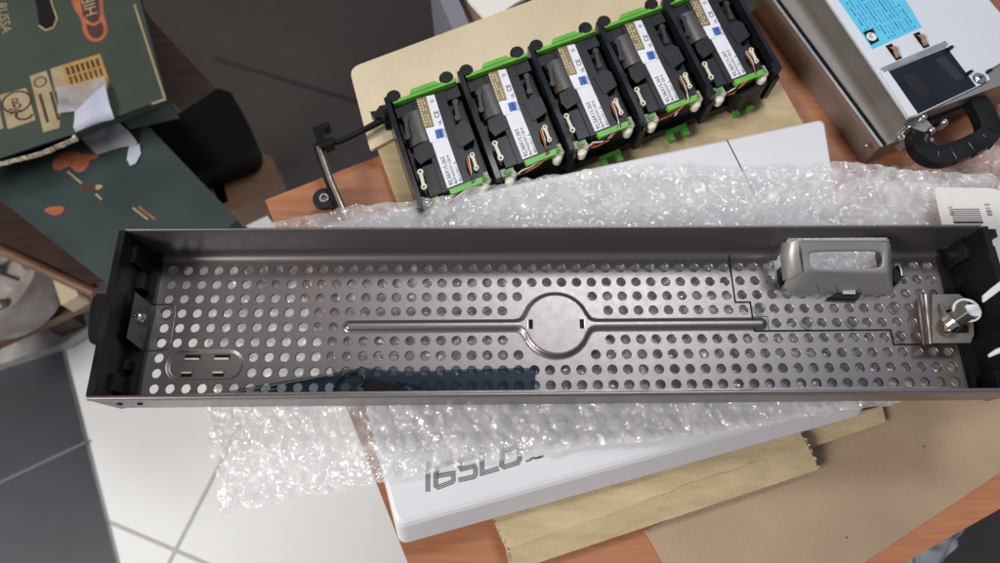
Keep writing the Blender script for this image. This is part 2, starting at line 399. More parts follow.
# knobs
for i in range(5):
    for dx in (.15, 3.75):
        k = MB(fw); cx = i*PITCH+dx
        k.lathe((cx, -.42), [(.36, -1.4), (.36, -.1), (.46, -.08), (.48, .02), (.46, .1), (.40, .13), (.1, .13)], 'black', 16, False); k.lathe((cx, -.62), [(.3, -1.4), (.32, -.35), (.1, -.34)], 'black', 14, False)
        k.build('knob', cage, bevel=.03)
# right end bracket
mb = MB(); q = zm(640, 0, 3.3125)
P = [q(255, -40, -1), q(300, -10, -1), q(325, 45, -1), q(328, 90, -1), q(345, 130, -1), q(395, 165, -1), q(408, 230, -1), q(425, 275, -1), q(400, 300, -1), q(335, 322, -1), q(300, 300, -1), q(340, 230, -1), q(290, 90, -1)]
mb.prism(P, ZB, -1.0, 'black'); mb.build('end_bracket', cage, bevel=.1)
# hooked arm, rod and eyelet on the left
z4 = zm(100, 0, 2.558)
arm = MB()
arm.tube([z4(575, 372, -2.2), z4(620, 360, -2.2), z4(665, 338, -2.2), z4(735, 300, -2.2), z4(760, 298, -2.2)], [.22, .2, .2, .25, .4], 'black', 10)
arm.prism([z4(543, 328, -2), z4(560, 322, -2), z4(585, 312, -2), z4(590, 322, -2), z4(572, 333, -2), z4(575, 355, -2), z4(600, 352, -2), z4(598, 368, -2), z4(575, 380, -2), z4(558, 372, -2)], -2.7, -1.9, 'black')
arm.prism([z4(690, 285, -1.8), z4(703, 300, -1.8), z4(722, 300, -1.8), z4(728, 318, -1.8), z4(752, 305, -1.8), z4(755, 262, -1.8), z4(715, 270, -1.8), z4(706, 283, -1.8)], -2.6, -1.8, 'black')
ao = arm.build('arm', cage, bevel=.05)
mb = MB(); mb.tube([z4(560, 375, -2.3), z4(590, 460, -2.5), z4(628, 548, -2.9), z4(650, 610, -3.1)], .2, 'steel_dark', 10)
mb.tube([z4(552, 370, -2.5), z4(582, 462, -2.7), z4(618, 550, -3.1), z4(640, 610, -3.3)], .22, 'black', 10)
mb.build('rod', cage)
mb = MB(); ec = z4(575, 510, -3.4)
mb.ring((ec.x, ec.y), .26, .75, -3.5, -3.2, 'charcoal', 24)
mb.ring((ec.x, ec.y), .2, .32, -3.5, -3.12, 'steel', 24)
mb.prism([z4(585, 484, -3.4), z4(607, 500, -3.4), z4(618, 528, -3.4), z4(590, 537, -3.4)], -3.5, -3.22, 'charcoal')
mb.build('eyelet', cage, bevel=.03)

def dumbbell(mb, a, b, z, r, m, hole=True):
    a = Vector(a); b = Vector(b)
    d = (b-a).normalized(); n = Vector((-d.y, d.x))
    P = []
    for t, w in ((-.5, .2), (-.35, .75), (0, 1), (.5, .95)):
        P.append((a+d*t*r*2*.5, w*r))
    pts = [(a-d*r*.9, .35*r), (a-d*r*.4, .9*r), (a+d*r*.3, 1*r), (a+d*r*1.1, .55*r), (b-d*r*1.1, .55*r), (b-d*r*.3, 1*r), (b+d*r*.4, .9*r), (b+d*r*.9, .35*r)]
    poly = [p+n*w for p, w in pts]+[p-n*w for p, w in pts[::-1]]
    mb.prism(poly, z-.25, z, m)
    if hole:
        mb.disc(a, r*.38, z-.05, z+.01, 'ink', 10); mb.disc(b, r*.38, z-.05, z+.01, 'ink', 10)

def q4(pts, z=0): return [f2(x, y, z) for x, y in pts]
def make_fan():
    r = thing('fan_module', (0, 0, 0), '', 'fan')
    r['_o'] = (0, 0, 0)
    k = math.radians(-72.5-23.4)
    T = lambda p: Vector((p.x+p.y*math.cos(k), p.y*math.sin(k), p.z))     # skewed module, x along the row
    W = 4.32
    b = MB(T)
    b.prism([(0, .1), (W, .1), (W, 7.2), (0, 7.2)], ZB+.25, -.75, 'charcoal')
    b.prism([(.0, .12), (W, .12), (W, 1.0), (0, 1.0)], -.8, -.28, 'charcoal')
    b.prism([(.5, 4.9), (W-.5, 4.9), (W-.4, 7.0), (.4, 7.0)], -.8, -.25, 'charcoal')
    b.prism([(1.2, .3), (3.3, .3), (3.3, 7.1), (1.2, 7.1)], -.8, -.16, 'charcoal')
    # raised shoulders each side of the waist
    b.prism([(.35, 3.5), (1.4, 3.3), (1.5, 4.5), (.45, 4.75), (.25, 4.2)], -.8, -.1, 'charcoal')
    b.prism([(2.9, 3.2), (3.8, 2.9), (4.15, 3.3), (4.15, 4.4), (3.1, 4.7)], -.8, -.1, 'charcoal')
    b.build('housing', r, bevel=.08)
    g = MB(T); rings = []
    for i in range(9):                              # rounded motor barrel shining between the blocks
        a = math.radians(-60+120*i/8); rings.append([(1.05+.95*math.sin(a), .95, -.62+.5*math.cos(a)), (1.05+.95*math.sin(a), 3.3, -.62+.5*math.cos(a))])
    g.loft(rings, 'fanface', (False, False), False, True); g.build('barrel', r)
    g = MB(T)
    g.prism([(-.02, -.12), (W, -.12), (W, .12), (0, .12)], -1.3, .1, 'green')
    g.prism([(1.35, -.42), (2.95, -.42), (3.25, -.1), (1.15, -.1)], -.9, .16, 'green'); g.build('back_clip', r, bevel=.05)
    g = MB(T)
    g.prism([(1.6, 7.05), (3.8, 7.05), (3.7, 7.42), (1.7, 7.42)], -.5, -.14, 'green'); g.build('front_clip', r, bevel=.05)
    # low green feet reaching out to the viewer's side
    g = MB(T)
    for x in (2.0, 3.1): g.prism([(x, 7.4), (x+.35, 7.4), (x+.35, 8.35), (x, 8.35)], ZB+.05, ZB+.5, 'green_shaded')
    g.prism([(2.0, 7.55), (3.45, 7.55), (3.45, 7.8), (2, 7.8)], ZB+.05, ZB+.6, 'green_shaded'); g.build('foot', r, bevel=.06)
    # labels
    zl = -.12
    Lb = MB(T)
    Lb.prism(q4([(150, 142), (178, 136), (216, 240), (183, 247)], zl), zl-.03, zl, 'white')
    Lb.prism(q4([(153, 252), (215, 238), (232, 287), (172, 300)], zl), zl-.03, zl+.008, 'white')
    Lb.prism(q4([(178, 300), (232, 287), (291, 434), (238, 455)], zl), zl-.03, zl+.004, 'white')
    Lb.prism(q4([(185, 258), (211, 251), (219, 281), (194, 288)], zl), zl, zl+.02, 'ink_blue')
    o = Vector(f2(165, 148, zl)).to_3d(); e = Vector(f2(190, 225, zl)).to_3d(); ax = (e-o).normalized(); ay = Vector((-ax.y, ax.x, 0))
    ay = -ay
    def tx(s, x, y, x2, y2, h, m='ink'):
        o = Vector(f2(x, y, zl)).to_3d(); e = Vector(f2(x2, y2, zl)).to_3d(); ax = (e-o).normalized()
        ay = Vector((ax.y, -ax.x, 0))       # local y runs towards the viewer, so flip to keep letters unmirrored
        text(Lb, s, (o, ax, ay), h, m, zl+.02)
    # writing reads from the front end towards the back of the fan
    tx('92.56X15.263', 258, 442, 214, 330, .25); tx('BarP:A25107112E14', 272, 438, 228, 318, .17); tx('BG-L15V-1  A', 288, 430, 245, 320, .17)
    tx('CE', 200, 214, 188, 172, .30); tx('UL', 209, 238, 202, 212, .2); tx('D', 178, 162, 174, 150, .2); tx('NIDEC', 213, 281, 204, 256, .14, 'white')
    tx('DC FAN', 229, 283, 218, 246, .13, 'ink_blue')
    Lb.build('white_label', r)
    g = MB(T); g.prism(q4([(116, 152), (150, 142), (183, 243), (150, 252)], zl), zl-.03, zl+.006, 'gold')
    Lk = Lb; 
    for j in range(3):
        a, b2 = f2(122+j*9, 156-j*2, zl), f2(154+j*9, 246-j*2, zl)
        A_, B_ = Vector(a), Vector(b2)
        for t in range(9):
            if random.random() < .8:
                g.ribbon([A_.lerp(B_, (t+.15)/9), A_.lerp(B_, (t+.8)/9)], .06, zl+.004, zl+.014, 'cream')
    g.build('gold_label', r)
    # levers
    g = MB(T); dumbbell(g, f2(84, 218, -.1), f2(93, 280, -.1), -.08, .2, 'lev_dark', False); g.build('lever', r, bevel=.03)
    g = MB(T); dumbbell(g, f2(252, 160, -.1), f2(263, 215, -.1), -.08, .2, 'lev_dark', False); g.build('lever', r, bevel=.03)
    g = MB(T); dumbbell(g, f2(140+random.uniform(-4, 4), 398, 0), f2(160+random.uniform(-4, 4), 450, 0), .02, .19, 'cream'); g.build('cream_lever', r, bevel=.03)
    g = MB(T); dumbbell(g, f2(318+random.uniform(-4, 4), 340, 0), f2(335+random.uniform(-3, 3), 385, 0), .0, .16, 'cream'); g.build('cream_lever', r, bevel=.03)
    # wires on the right
    for j, (m, dx) in enumerate((('ink', 0), ('orangew', 5), ('red', 9), ('whitew', 13), ('ink', 17))):
        g = MB(T); p0 = f2(292+dx, 335, 0); J = lambda a: random.uniform(-a, a)
        g.tube([(p0[0], p0[1], -.3), (*f2(305+dx*.8, 385, 0), .05), (*f2(330-dx*.3, 428+J(5), 0), -.1), (*f2(325-dx+J(6), 450+J(5), -.3), -.25), (*f2(290-dx*1.5+J(8), 478+dx*.6+J(7), -.4), -.35+J(.15)), (*f2(250-dx+J(8), 496+dx*.5+J(6), -.6), -.6+J(.2)), (*f2(205, 512+dx*.4, -.8), -.9)], .045, m, 6)
        g.build('wire', r)
    # nylon connectors with round caps
    for (x, y) in ((187, 503), (356, 424)):
        g = MB(T); c = f2(x, y, -.4)
        g.box((c[0], c[1]-.15, -.7), (.85, .5, .5), 'pinboard'); g.box((c[0]+.05, c[1]-.12, -.43), (.5, .28, .12), 'green')
        g.lathe((c[0], c[1]+.3), [(.30, -1.2), (.34, -.72), (.28, -.6), (.1, -.58)], 'cream', 14)
        g.lathe((c[0]+.3, c[1]+.1), [(.24, -1.2), (.26, -.6), (.2, -.52), (.1, -.51)], 'pinboard', 14)
        g.build('connector', r, bevel=.03)
    return r
fan = make_fan(); fan.rotation_euler.z = fa
GF = 'cooling fan modules in the black cage'
labs = ['fan module at the hooked-arm end of the row, beside the bare table corner', 'second fan module counting from the hooked arm of the cage',
        'middle fan module of the five in the cage', 'fan module second from the metal power supply in the row', 'fan module nearest the metal power supply at the row end']
fans = [fan]
for i in range(1, 5):
    c = make_fan(); c.rotation_euler.z = fa; fans.append(c)      # each with its own lie of the wires and levers
for i, f in enumerate(fans):
    tag(f, labs[i], 'fan', GF); p = Vector((F0.x, F0.y, 0))+FX*(i*PITCH)
    f.location = p*S

# ------------------------------------------------------------------ power supply
psu = thing('power_supply', (26, 22, ZT), 'silver metal power supply unit with blue label and black handle', 'power supply')
zt = -.5
q7 = zm(820, 0, 5.5556); q74 = zm(740, 0, 2.815); q8 = zm(860, 60, 3.128)
top = [at(770, -84, zt), at(913, 116, zt), q7(865, 478, zt), q7(960, 425, zt), at(1060, 30, zt), at(1035, 50, zt), at(989, 0, zt), at(950, -60, zt)]
top = [at(770, -84, zt), at(908, 118, zt), at(917, 115.5, zt), q7(868, 482, zt), q7(945, 440, zt), q7(925, 395, zt), q7(1000, 350, zt), at(1028, 45, zt), at(985, -5, zt), at(925, -84, zt)]
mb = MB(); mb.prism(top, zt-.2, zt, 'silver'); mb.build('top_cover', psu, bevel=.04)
body = [at(740, -60, ZT), q74(15, 10, ZT), q74(320, 458, ZT), q74(360, 452, ZT), at(985, 145, ZT), at(1060, 110, ZT), at(960, -60, ZT)]
# lower body: straight walls set just inside the flange
b0 = Vector(at(911.5, 116, zt)).to_2d(); bdir = (Vector(at(770, -84, zt)).to_2d()-b0).normalized(); bn = Vector((bdir.y, -bdir.x)); bn = -bn if bn.x < 0 else bn
f1 = bn*10.2
pb = [b0+bn*.15, b0+bdir*26+bn*.15, b0+bdir*26+f1, b0+f1]
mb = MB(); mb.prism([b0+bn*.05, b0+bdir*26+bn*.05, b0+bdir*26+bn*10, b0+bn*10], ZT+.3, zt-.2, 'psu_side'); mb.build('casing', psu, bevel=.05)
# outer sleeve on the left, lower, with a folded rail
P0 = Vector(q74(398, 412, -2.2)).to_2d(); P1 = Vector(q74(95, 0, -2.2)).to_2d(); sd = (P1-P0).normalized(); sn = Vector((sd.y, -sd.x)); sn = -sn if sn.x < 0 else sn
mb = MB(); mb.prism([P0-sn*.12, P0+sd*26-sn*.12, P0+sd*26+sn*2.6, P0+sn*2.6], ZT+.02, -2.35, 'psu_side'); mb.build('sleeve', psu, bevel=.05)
mb = MB(); mb.prism([P0-sn*.14, P0+sd*26-sn*.14, P0+sd*26+sn*.06, P0+sn*.06], -2.6, -2.1, 'steel')
mb.prism([P0+sn*.3, P0+sd*26+sn*.3, P0+sd*26+sn*.45, P0+sn*.45], -2.36, -2.2, 'black'); mb.build('rail', psu, bevel=.04)
for (x, y) in ((345, 175), (355, 410)):
    p = q74(x, y, -2.2); mb = MB(); mb.lathe((p.x, p.y), [(.16, -2.36), (.14, -2.1), (.06, -2.04)], 'chrome', 12); mb.build('rivet', psu)
# window
wz = zt+.02; W4 = [q7(368, 402, wz), q7(705, 262, wz), q7(868, 478, wz), q7(537, 636, wz)]
mb = MB(); mb.prism(W4, zt-.1, wz, 'black_gloss'); w = mb.build('window', psu, bevel=.03)
mb = MB(); mb.prism([q7(450, 425, wz), q7(520, 400, wz), q7(620, 520, wz), q7(560, 545, wz)], wz, wz+.015, 'charcoal')
mb.prism([q7(640, 330, wz), q7(690, 310, wz), q7(800, 430, wz), q7(760, 450, wz)], wz, wz+.015, mat('smoked_glass', (.03, .033, .042), .15)); mb.build('inner_frame', psu, w)
mb = MB(); mb.prism([q7(330, 385, zt), q7(690, 233, zt), q7(704, 256, zt), q7(350, 408, zt)], zt-.1, zt+.14, 'steel')
mb.prism([q7(325, 402, zt), q7(366, 388, zt), q7(538, 636, zt), q7(490, 655, zt)], zt-.1, zt+.12, 'silver'); mb.build('window_frame', psu, bevel=.04)
mb = MB()
for x, y in ((718, 272), (825, 408), (933, 400)):
    mb.box((*q7(x, y, zt).to_2d(), zt+.1), (.35, .2, .25), 'black', 25)
mb.build('clip', psu, bevel=.03)
for (x, y) in ((400, 288), (553, 222)):
    a = Vector((math.cos(math.radians(25)), math.sin(math.radians(25)))); p = q7(x+10, y, zt).to_2d(); d = -Vector((-a.y, a.x))*1; d = Vector((math.sin(math.radians(21)), -math.cos(math.radians(21))))
    mb = MB(); mb.prism([p-d*.65-a*.26, p-d*.65+a*.26, p+d*.65+a*.26, p+d*.65-a*.26], zt-.1, zt+.012, 'ink')
    s_ = mb.build('slot', psu)
    mb = MB(); rings = []
    for t, h in ((-.42, .0), (-.3, .16), (-.05, .24), (.2, .1), (.3, .12), (.48, .02)):
        rings.append([(*(p+d*t-a*.2), zt+.03+h), (*(p+d*t+a*.2), zt+.03+h)])
    mb.loft(rings, 'copper', (False, False), False); mb.build('contact', psu, s_)
p = q7(885, 435, zt); mb = MB(); mb.lathe((p.x, p.y), [(.38, zt), (.38, zt+.05), (.3, zt+.12), (.1, zt+.13)], 'chrome', 20)
mb.ring((p.x, p.y), .40, .44, zt, zt+.02, 'ink', 20); mb.box((p.x, p.y, zt+.135), (.3, .06, .02), 'ink', 20); mb.box((p.x, p.y, zt+.137), (.06, .3, .02), 'ink', 20); mb.build('screw', psu)
# blue label with its emblem and fine print
lz = zt+.012; mb = MB(); A_, B_, C_, D_ = at(797, -60, lz), at(858, -82, lz), at(922, 27, lz), at(872.5, 49, lz)
mb.prism([A_, B_, C_, D_], zt, lz, 'blue_label')
mb.prism([q7(238, 178, lz), q7(292, 157, lz), q7(330, 225, lz), q7(284, 250, lz)], lz, lz+.008, 'ink')
c = q7(286, 203, lz); mb.disc((c.x, c.y), .34, lz+.008, lz+.014, 'white', 24)
ax = unit(D_, A_); ay = unit(D_, C_)*-1; ay = Vector((-ax.y, ax.x, 0))
e1 = unit(A_, D_); e2 = Vector((-e1.y, e1.x, 0))
text(mb, 'hp', (c-e1*.26-e2*.12, e1, e2), .28, 'ink', .016)
ww = (C_-D_).length; hh = (A_-D_).length
rnd = random.Random(3)
for j in range(13):
    t = .1+.066*j
    for k in range(46):
        if rnd.random() < .80 and not (t < .33 and k < 4):
            u0 = .02+k*.021; base = D_+(C_-D_)*t; dn = (A_-D_)
            a = base+dn*u0; b = base+dn*(u0+.009+.008*rnd.random())
            mb.ribbon([a, b], .075, lz, lz+.006, 'ink_blue' if j % 4 else 'ink')
mb.build('label', psu)
# front: fittings and handle
mb = MB(); mb.prism([q8(100, 240, -3), q8(165, 215, -3), q8(190, 245, -3), q8(140, 275, -3)], -3.6, -1.6, 'psu_side')
mb.ring((*q8(130, 240, -1.55).to_2d(),), .12, .25, -1.7, -1.5, 'steel', 14); mb.build('hinge', psu, bevel=.05)
mb = MB(); mb.prism([q8(165, 195, -3), q8(370, 110, -3), q8(385, 135, -3), q8(300, 175, -3), q8(190, 225, -3)], ZT+.5, -1.8, 'black'); mb.build('front_panel', psu, bevel=.05)
for (x, y, r_) in ((203, 173, .22), (228, 215, .25), (268, 190, .25), (225, 250, .22), (352, 108, .2), (155, 207, .15)):
    p = q8(x, y, -1.2); mb = MB(); mb.lathe((p.x, p.y), [(r_, -2), (r_, -1.3), (r_*.7, -1.15), (.04, -1.1)], 'chrome', 14); mb.build('stud', psu)
hz = -1.3
H = [q8(178, 235, -2), q8(184, 268, hz), q8(200, 292, hz), q8(228, 304, hz), q8(262, 302, hz), q8(305, 288, hz), q8(350, 268, hz), q8(385, 249, hz), q8(400, 230, hz), q8(398, 205, hz), q8(384, 172, hz), q8(366, 140, hz), q8(350, 115, -2)]
mb = MB()
for i in range(2):
    H = [H[0]]+[x for a, b in zip(H, H[1:]) for x in (a*.75+b*.25, a*.25+b*.75)]+[H[-1]]
mb.tube(H, .92, 'black', 4, .62, rot=math.pi/4, smooth=False); hd = mb.build('handle', psu, bevel=.12)
mb = MB()
for t in (.28, .38, .48, .58, .68, .78):
    i = int(t*(len(H)-1)); d = (H[i+1]-H[i-1]).normalized(); n = d.cross(Vector((0, 0, 1)))
    mb.tube([H[i]+n*.69-Vector((0, 0, .1)), H[i]+n*.66+Vector((0, 0, .36)), H[i]+n*.6+Vector((0, 0, .41)), H[i]-n*.2+Vector((0, 0, .41))], .07, 'black_gloss', 8)
mb.build('grip_rib', psu, hd)

# ------------------------------------------------------------------ white box
wa = math.radians(13.2); WX = Vector((math.cos(wa), math.sin(wa))); WY = Vector((-math.sin(wa), math.cos(wa)))
W0 = at(397, 524, -.9).to_2d(); W0 = Vector(W0)
wc = [W0, at(868, 393, -.9).to_2d(), at(824, 119, -.9).to_2d(), at(322, 225, -.9).to_2d()]
wbox = thing('white_box', (*(W0+WX*15+WY*8), ZC), 'flat white rectangular box with striped numbers printed upside down, under the bubble wrap', 'box')
def off(P, d):   # d = outward offsets (left, near, right, far)
    return [P[0]-WX*d[0]-WY*d[1], P[1]+WX*d[2]-WY*d[1], P[2]+WX*d[2]+WY*d[3], P[3]-WX*d[0]+WY*d[3]]
mb = MB(); rings = []
for d, z in (((.1, .6, .1, .05), ZC+.02), ((.25, .95, .2, .1), ZC+.15), ((.25, .95, .2, .1), -2.6), ((.12, .25, .08, .06), -1.15), ((.03, .08, .02, .02), -.98), ((-.12, -.12, -.12, -.12), -.9)):
    rings.append([(x, y, z) for x, y in round_poly(off(wc, d), .5, 6)])
mb.loft(rings, 'box_white', (True, True), True, False); mb.build('shell', wbox)
# seam
mb = MB(); a, b = at(727, 140, -.9), at(760, 205, -.9); mb.ribbon([a, b], .07, -.93, -.89, 'ink'); mb.build('seam', wbox)
# striped numbers
q5 = zm(410, 430, 6.6667); mb = MB()
def stroke(pts, w=.27):
    P = [q5(x, y, -.9).to_2d() for x, y in pts]
    for k in (-1, 0, 1):
        mb.ribbon(P, w/3*.72, -.91, -.888, 'ink_grey', off=k*w/3)
stroke([(119, 215), (119, 412)])
stroke([(285, 215), (185, 245), (172, 300), (172, 372), (190, 382), (280, 348), (290, 335), (288, 290), (180, 308)])
stroke([(435, 170), (335, 200), (330, 235), (345, 262), (425, 240), (438, 262), (436, 300), (424, 314), (322, 335)])
stroke([(480, 150), (480, 290), (592, 258)])
stroke([(722, 110), (620, 140), (610, 235), (628, 248), (718, 220), (730, 195), (728, 110)])
for x, y in ((790, 205), (818, 190), (850, 187), (872, 180)): mb.box((*q5(x, y, -.9).to_2d(), -.895), (.28, .1, .02), 'ink_grey', 13)
mb.build('printed_number', wbox)

# ------------------------------------------------------------------ cardboard near the front edge
q44 = zm(440, 380, 3.077); q6 = zm(700, 360, 2.773)
zc = -3.4
strip = thing('cardboard_sleeve', (7, -9, ZT), 'folded yellow cardboard strip with torn ends sticking out from under the white box', 'cardboard')
Pt = [q44(158, 418, zc), q6(265, 180, zc), q6(298, 236, zc+.1), q6(332, 302, zc), q6(290, 322, zc), q6(0, 430, zc), q44(400, 553, zc), q44(330, 590, zc), q44(210, 575, zc)]
Lp = [q44(158, 418, zc), q44(200, 545, zc+.15), q44(212, 590, zc)]
# two long panels meeting at a fold: upper panel and lower panel
def grid(mb, c00, c10, c11, c01, nu, nv, hf, m, th=.25, side=None):
    vs = []; fs = []
    for l in (0, 1):
        for j in range(nv+1):
            for i in range(nu+1):
                u, v = i/nu, j/nv
                p = (c00*(1-u)+c10*u)*(1-v)+(c01*(1-u)+c11*u)*v
                p = p+Vector((0, 0, hf(u, v)-(th if l else 0))); vs.append(p)
    n = (nu+1)*(nv+1); ix = lambda i, j, l: l*n+j*(nu+1)+i
    for j in range(nv):
        for i in range(nu):
            fs.append([ix(i, j, 0), ix(i, j+1, 0), ix(i+1, j+1, 0), ix(i+1, j, 0)])
            fs.append([ix(i, j, 1), ix(i+1, j, 1), ix(i+1, j+1, 1), ix(i, j+1, 1)])
    mb.add(vs, fs, m, True); fs = []
    for i in range(nu):
        fs += [[ix(i, 0, 0), ix(i+1, 0, 0), ix(i+1, 0, 1), ix(i, 0, 1)], [ix(i, nv, 0), ix(i, nv, 1), ix(i+1, nv, 1), ix(i+1, nv, 0)]]
    for j in range(nv):
        fs += [[ix(0, j, 0), ix(0, j, 1), ix(0, j+1, 1), ix(0, j+1, 0)], [ix(nu, j, 0), ix(nu, j+1, 0), ix(nu, j+1, 1), ix(nu, j, 1)]]
    mb.add(vs, fs, side or m)
def fbm(x, y, s, seed=0): return noise.noise(Vector((x*s, y*s, seed)))
up0, up1 = q44(150, 400, zc), q6(262, 176, zc)
mid0, mid1 = q44(203, 522, zc+.45), q6(298, 236, zc+.45)
lo0, lo1 = q44(215, 592, zc-.2), q6(330, 304, zc-.2)
mb = MB(); grid(mb, up0, up1, mid1, mid0, 60, 8, lambda u, v: .05*fbm(u*12, v*3, 1, 3)-.1*math.exp(-((v-.42-.04*math.sin(u*9))/.03)**2)*(u < .75), 'card', .3, 'card_edge')
mb.build('upper_panel', strip)
crk = [mid0.lerp(mid1, t)+Vector((0, .08+.05*math.sin(t*23)+.03*math.sin(t*57), 0)) for t in [k/60 for k in range(26, 50)]]
mb = MB(); mb.ribbon(crk, .016, zc+.2, zc+.49, 'sticker'); grid(mb, mid0, mid1, lo1, lo0, 60, 6, lambda u, v: .05*fbm(u*12, v*3, 1, 8)-.02, 'card_light' if False else 'card', .3, 'card_edge'); mb.build('lower_panel', strip)
# frayed paper at torn ends
for (a, b) in ((up1, mid1), (mid1, lo1), (up0, mid0), (mid0, lo0)):
    mb = MB()
    for k in range(14):
        p = a.lerp(b, random.random()); d = Vector((random.uniform(-.1, .14), random.uniform(-.12, .12), random.uniform(-.1, .1)))
        s_ = random.uniform(.04, .11); mb.add([p, p+d, p+d*.6+Vector((s_, -s_, .05)), p+Vector((s_, -s_*.4, -.1))], [[0, 1, 2, 3]], 'card_edge')
    mb.build('frayed_edge', strip)
fl2 = MB(); fl2.prism([q6(240, 190, -3.9), q6(505, 128, -3.9), q6(516, 172, -3.9), q6(290, 250, -3.9)], -4.15, -3.9, 'card')
solo('cardboard_flap', fl2, (13, -7, -4.15), 'short yellow cardboard flap between the torn strip and the kraft sheet', 'cardboard', bevel=.03)
k1 = MB(); k1.prism([at(644, 531, -4.4), at(700, 505, -4.4), at(790, 440, -4.4), at(820, 380, -4.4), at(1040, 350, -4.4), at(1060, 432, -4.4), at(1000, 473, -4.4), at(864, 563, -4.4), at(800, 606, -4.4), at(690, 606, -4.4), at(664, 566, -4.4)], -4.48, -4.38, 'kraft')
for x, y in ((407, 493), (240, 120), (420, 200), (620, 240)):
    p = q6(x, y, -4.38); k1.disc((p.x, p.y), .05, -4.39, -4.375, 'ink', 8)
solo('kraft_sheet', k1, (18, -8, -4.48), 'grey-brown kraft cardboard sheet lying on the table corner', 'cardboard sheet')

# ------------------------------------------------------------------ bubble wrap
topl = [(206, 330), (222, 262), (272, 224), (340, 209), (430, 200), (520, 181), (620, 168), (700, 169), (760, 170), (850, 163), (900, 172), (930, 174), (985, 176), (1040, 190)]
botl = [(212, 516), (262, 504), (300, 497), (395, 480), (470, 464), (525, 455), (600, 447), (680, 437), (760, 425), (830, 413), (900, 404), (960, 392), (1000, 380), (1040, 360)]
def poly_at(P, t):
    L = [0]
    for a, b in zip(P, P[1:]): L.append(L[-1]+(b-a).length)
    s_ = t*L[-1]
    for i in range(len(P)-1):
        if s_ <= L[i+1] or i == len(P)-2:
            return P[i].lerp(P[i+1], (s_-L[i])/(L[i+1]-L[i]))
def wrap_sheet(name, zlev, seed, mname, top_px, bot_px, nu, nv, label, amp=.17, jag=.12, bub=.17, lift=None):
    TP = [at(u, v, zlev).to_2d() for u, v in top_px]; BP = [at(u, v, zlev).to_2d() for u, v in bot_px]
    vs = []; fs = []
    for j in range(nv+1):
        v = j/nv
        for i in range(nu+1):
            u = i/nu
            p = poly_at(TP, u).lerp(poly_at(BP, u), v)
            e = min(v, 1-v, u, 1-u)*2
            jx = fbm(p.x, p.y, 1.1, seed)*jag*2; jy = fbm(p.x+40, p.y, 1.1, seed)*jag*2
            x, y = p.x+jx, p.y+jy
            # bubbles in a hexagonal array about 1 cm apart
            a = 1.02; r0 = round(y/(a*.866)); x_ = x-(a/2 if r0 % 2 else 0); cx = round(x_/a)*a; dd = math.hypot(x_-cx, y-r0*a*.866)
            hid = hash((int(cx*7), r0, seed)) % 100/100
            hb = max(0, 1-(dd/.44)**2)**.5*bub*(.55+.6*hid) if dd < .44 else 0
            # sharp creases
            n1 = fbm(x, y, .55, seed+5); n2 = 1-abs(fbm(x, y, 1.3, seed+9))*2.2; n3 = fbm(x, y, 3.1, seed+2)
            z = zlev+amp*n1+amp*.45*max(0, n2)**2+.05*n3+hb*(.6+.4*n1)
            if lift: z = lift(x, y, z, u, v)
            vs.append((x, y, z))
    for j in range(nv):
        for i in range(nu):
            a = j*(nu+1)+i; fs.append([a, a+nu+1, a+nu+2, a+1])
    mb = MB(); mb.add(vs, fs, mname, True)
    return mb
def lift1(x, y, z, u, v):
    under = max(0, 1-max(0, abs(y)-4.5)/2.5); under = under*under*(3-2*under)*(1 if abs(x) < 23.6 else max(0, 1-(abs(x)-23.6)/2))
    cap = -.18
    z2_ = min(z, cap+.06*fbm(x, y, 3, 1))
    z = z*(1-under)+min(z, z2_)*under
    if y > 5.5: z += min(.3, (y-5.5)*.08)*(0.6+.5*fbm(x, y, .4, 3))
    if x < -9: z -= min(1.6, (-9-x)*.12)*max(0, min(1, (-5.5-y)/4))
    return max(z, -.86) if x > -8 else z
wr = thing('bubble_wrap', (2, 0, -.8), 'crumpled clear bubble wrap spread under the perforated metal bezel', 'bubble wrap')
wrap_sheet('w', -.45, 11, 'wrap', topl, botl, 460, 190, '', lift=lift1).build('upper_layer', wr)
topl2 = [(u+6, v+5) for u, v in topl]; botl2 = [(u+5, v-6) for u, v in botl]
def lift2(x, y, z, u, v):
    if y > 5.5: z += min(.2, (y-5.5)*.05)
    return max(min(z, -.45 if abs(y) < 5.5 else 9), -.88) if x > -8 else z-.3
wrap_sheet('w', -.75, 23, 'wrap_low', topl2, botl2, 300, 130, '', lift=lift2, bub=.1, amp=.2).build('lower_layer', wr)
wrap_sheet('w', -1.3, 47, 'wrap_fold', [(812, 215), (850, 178), (900, 182), (950, 185), (1010, 195)], [(800, 300), (850, 330), (900, 330), (950, 320), (1000, 300)], 110, 70, '', amp=.3, bub=.1).build('folded_layer', wr)
# loose crumple that climbs over the power supply handle
wr2 = thing('bubble_wrap', (30, 9, -2), 'loose crumple of clear bubble wrap in front of the black handle', 'bubble wrap')
wrap_sheet('w', -3.0, 31, 'wrap', [(870, 172), (915, 165), (950, 155), (985, 148), (1020, 145)], [(880, 225), (920, 228), (960, 228), (990, 225), (1030, 220)], 90, 60, '', amp=.45, bub=.1).build('film', wr2)

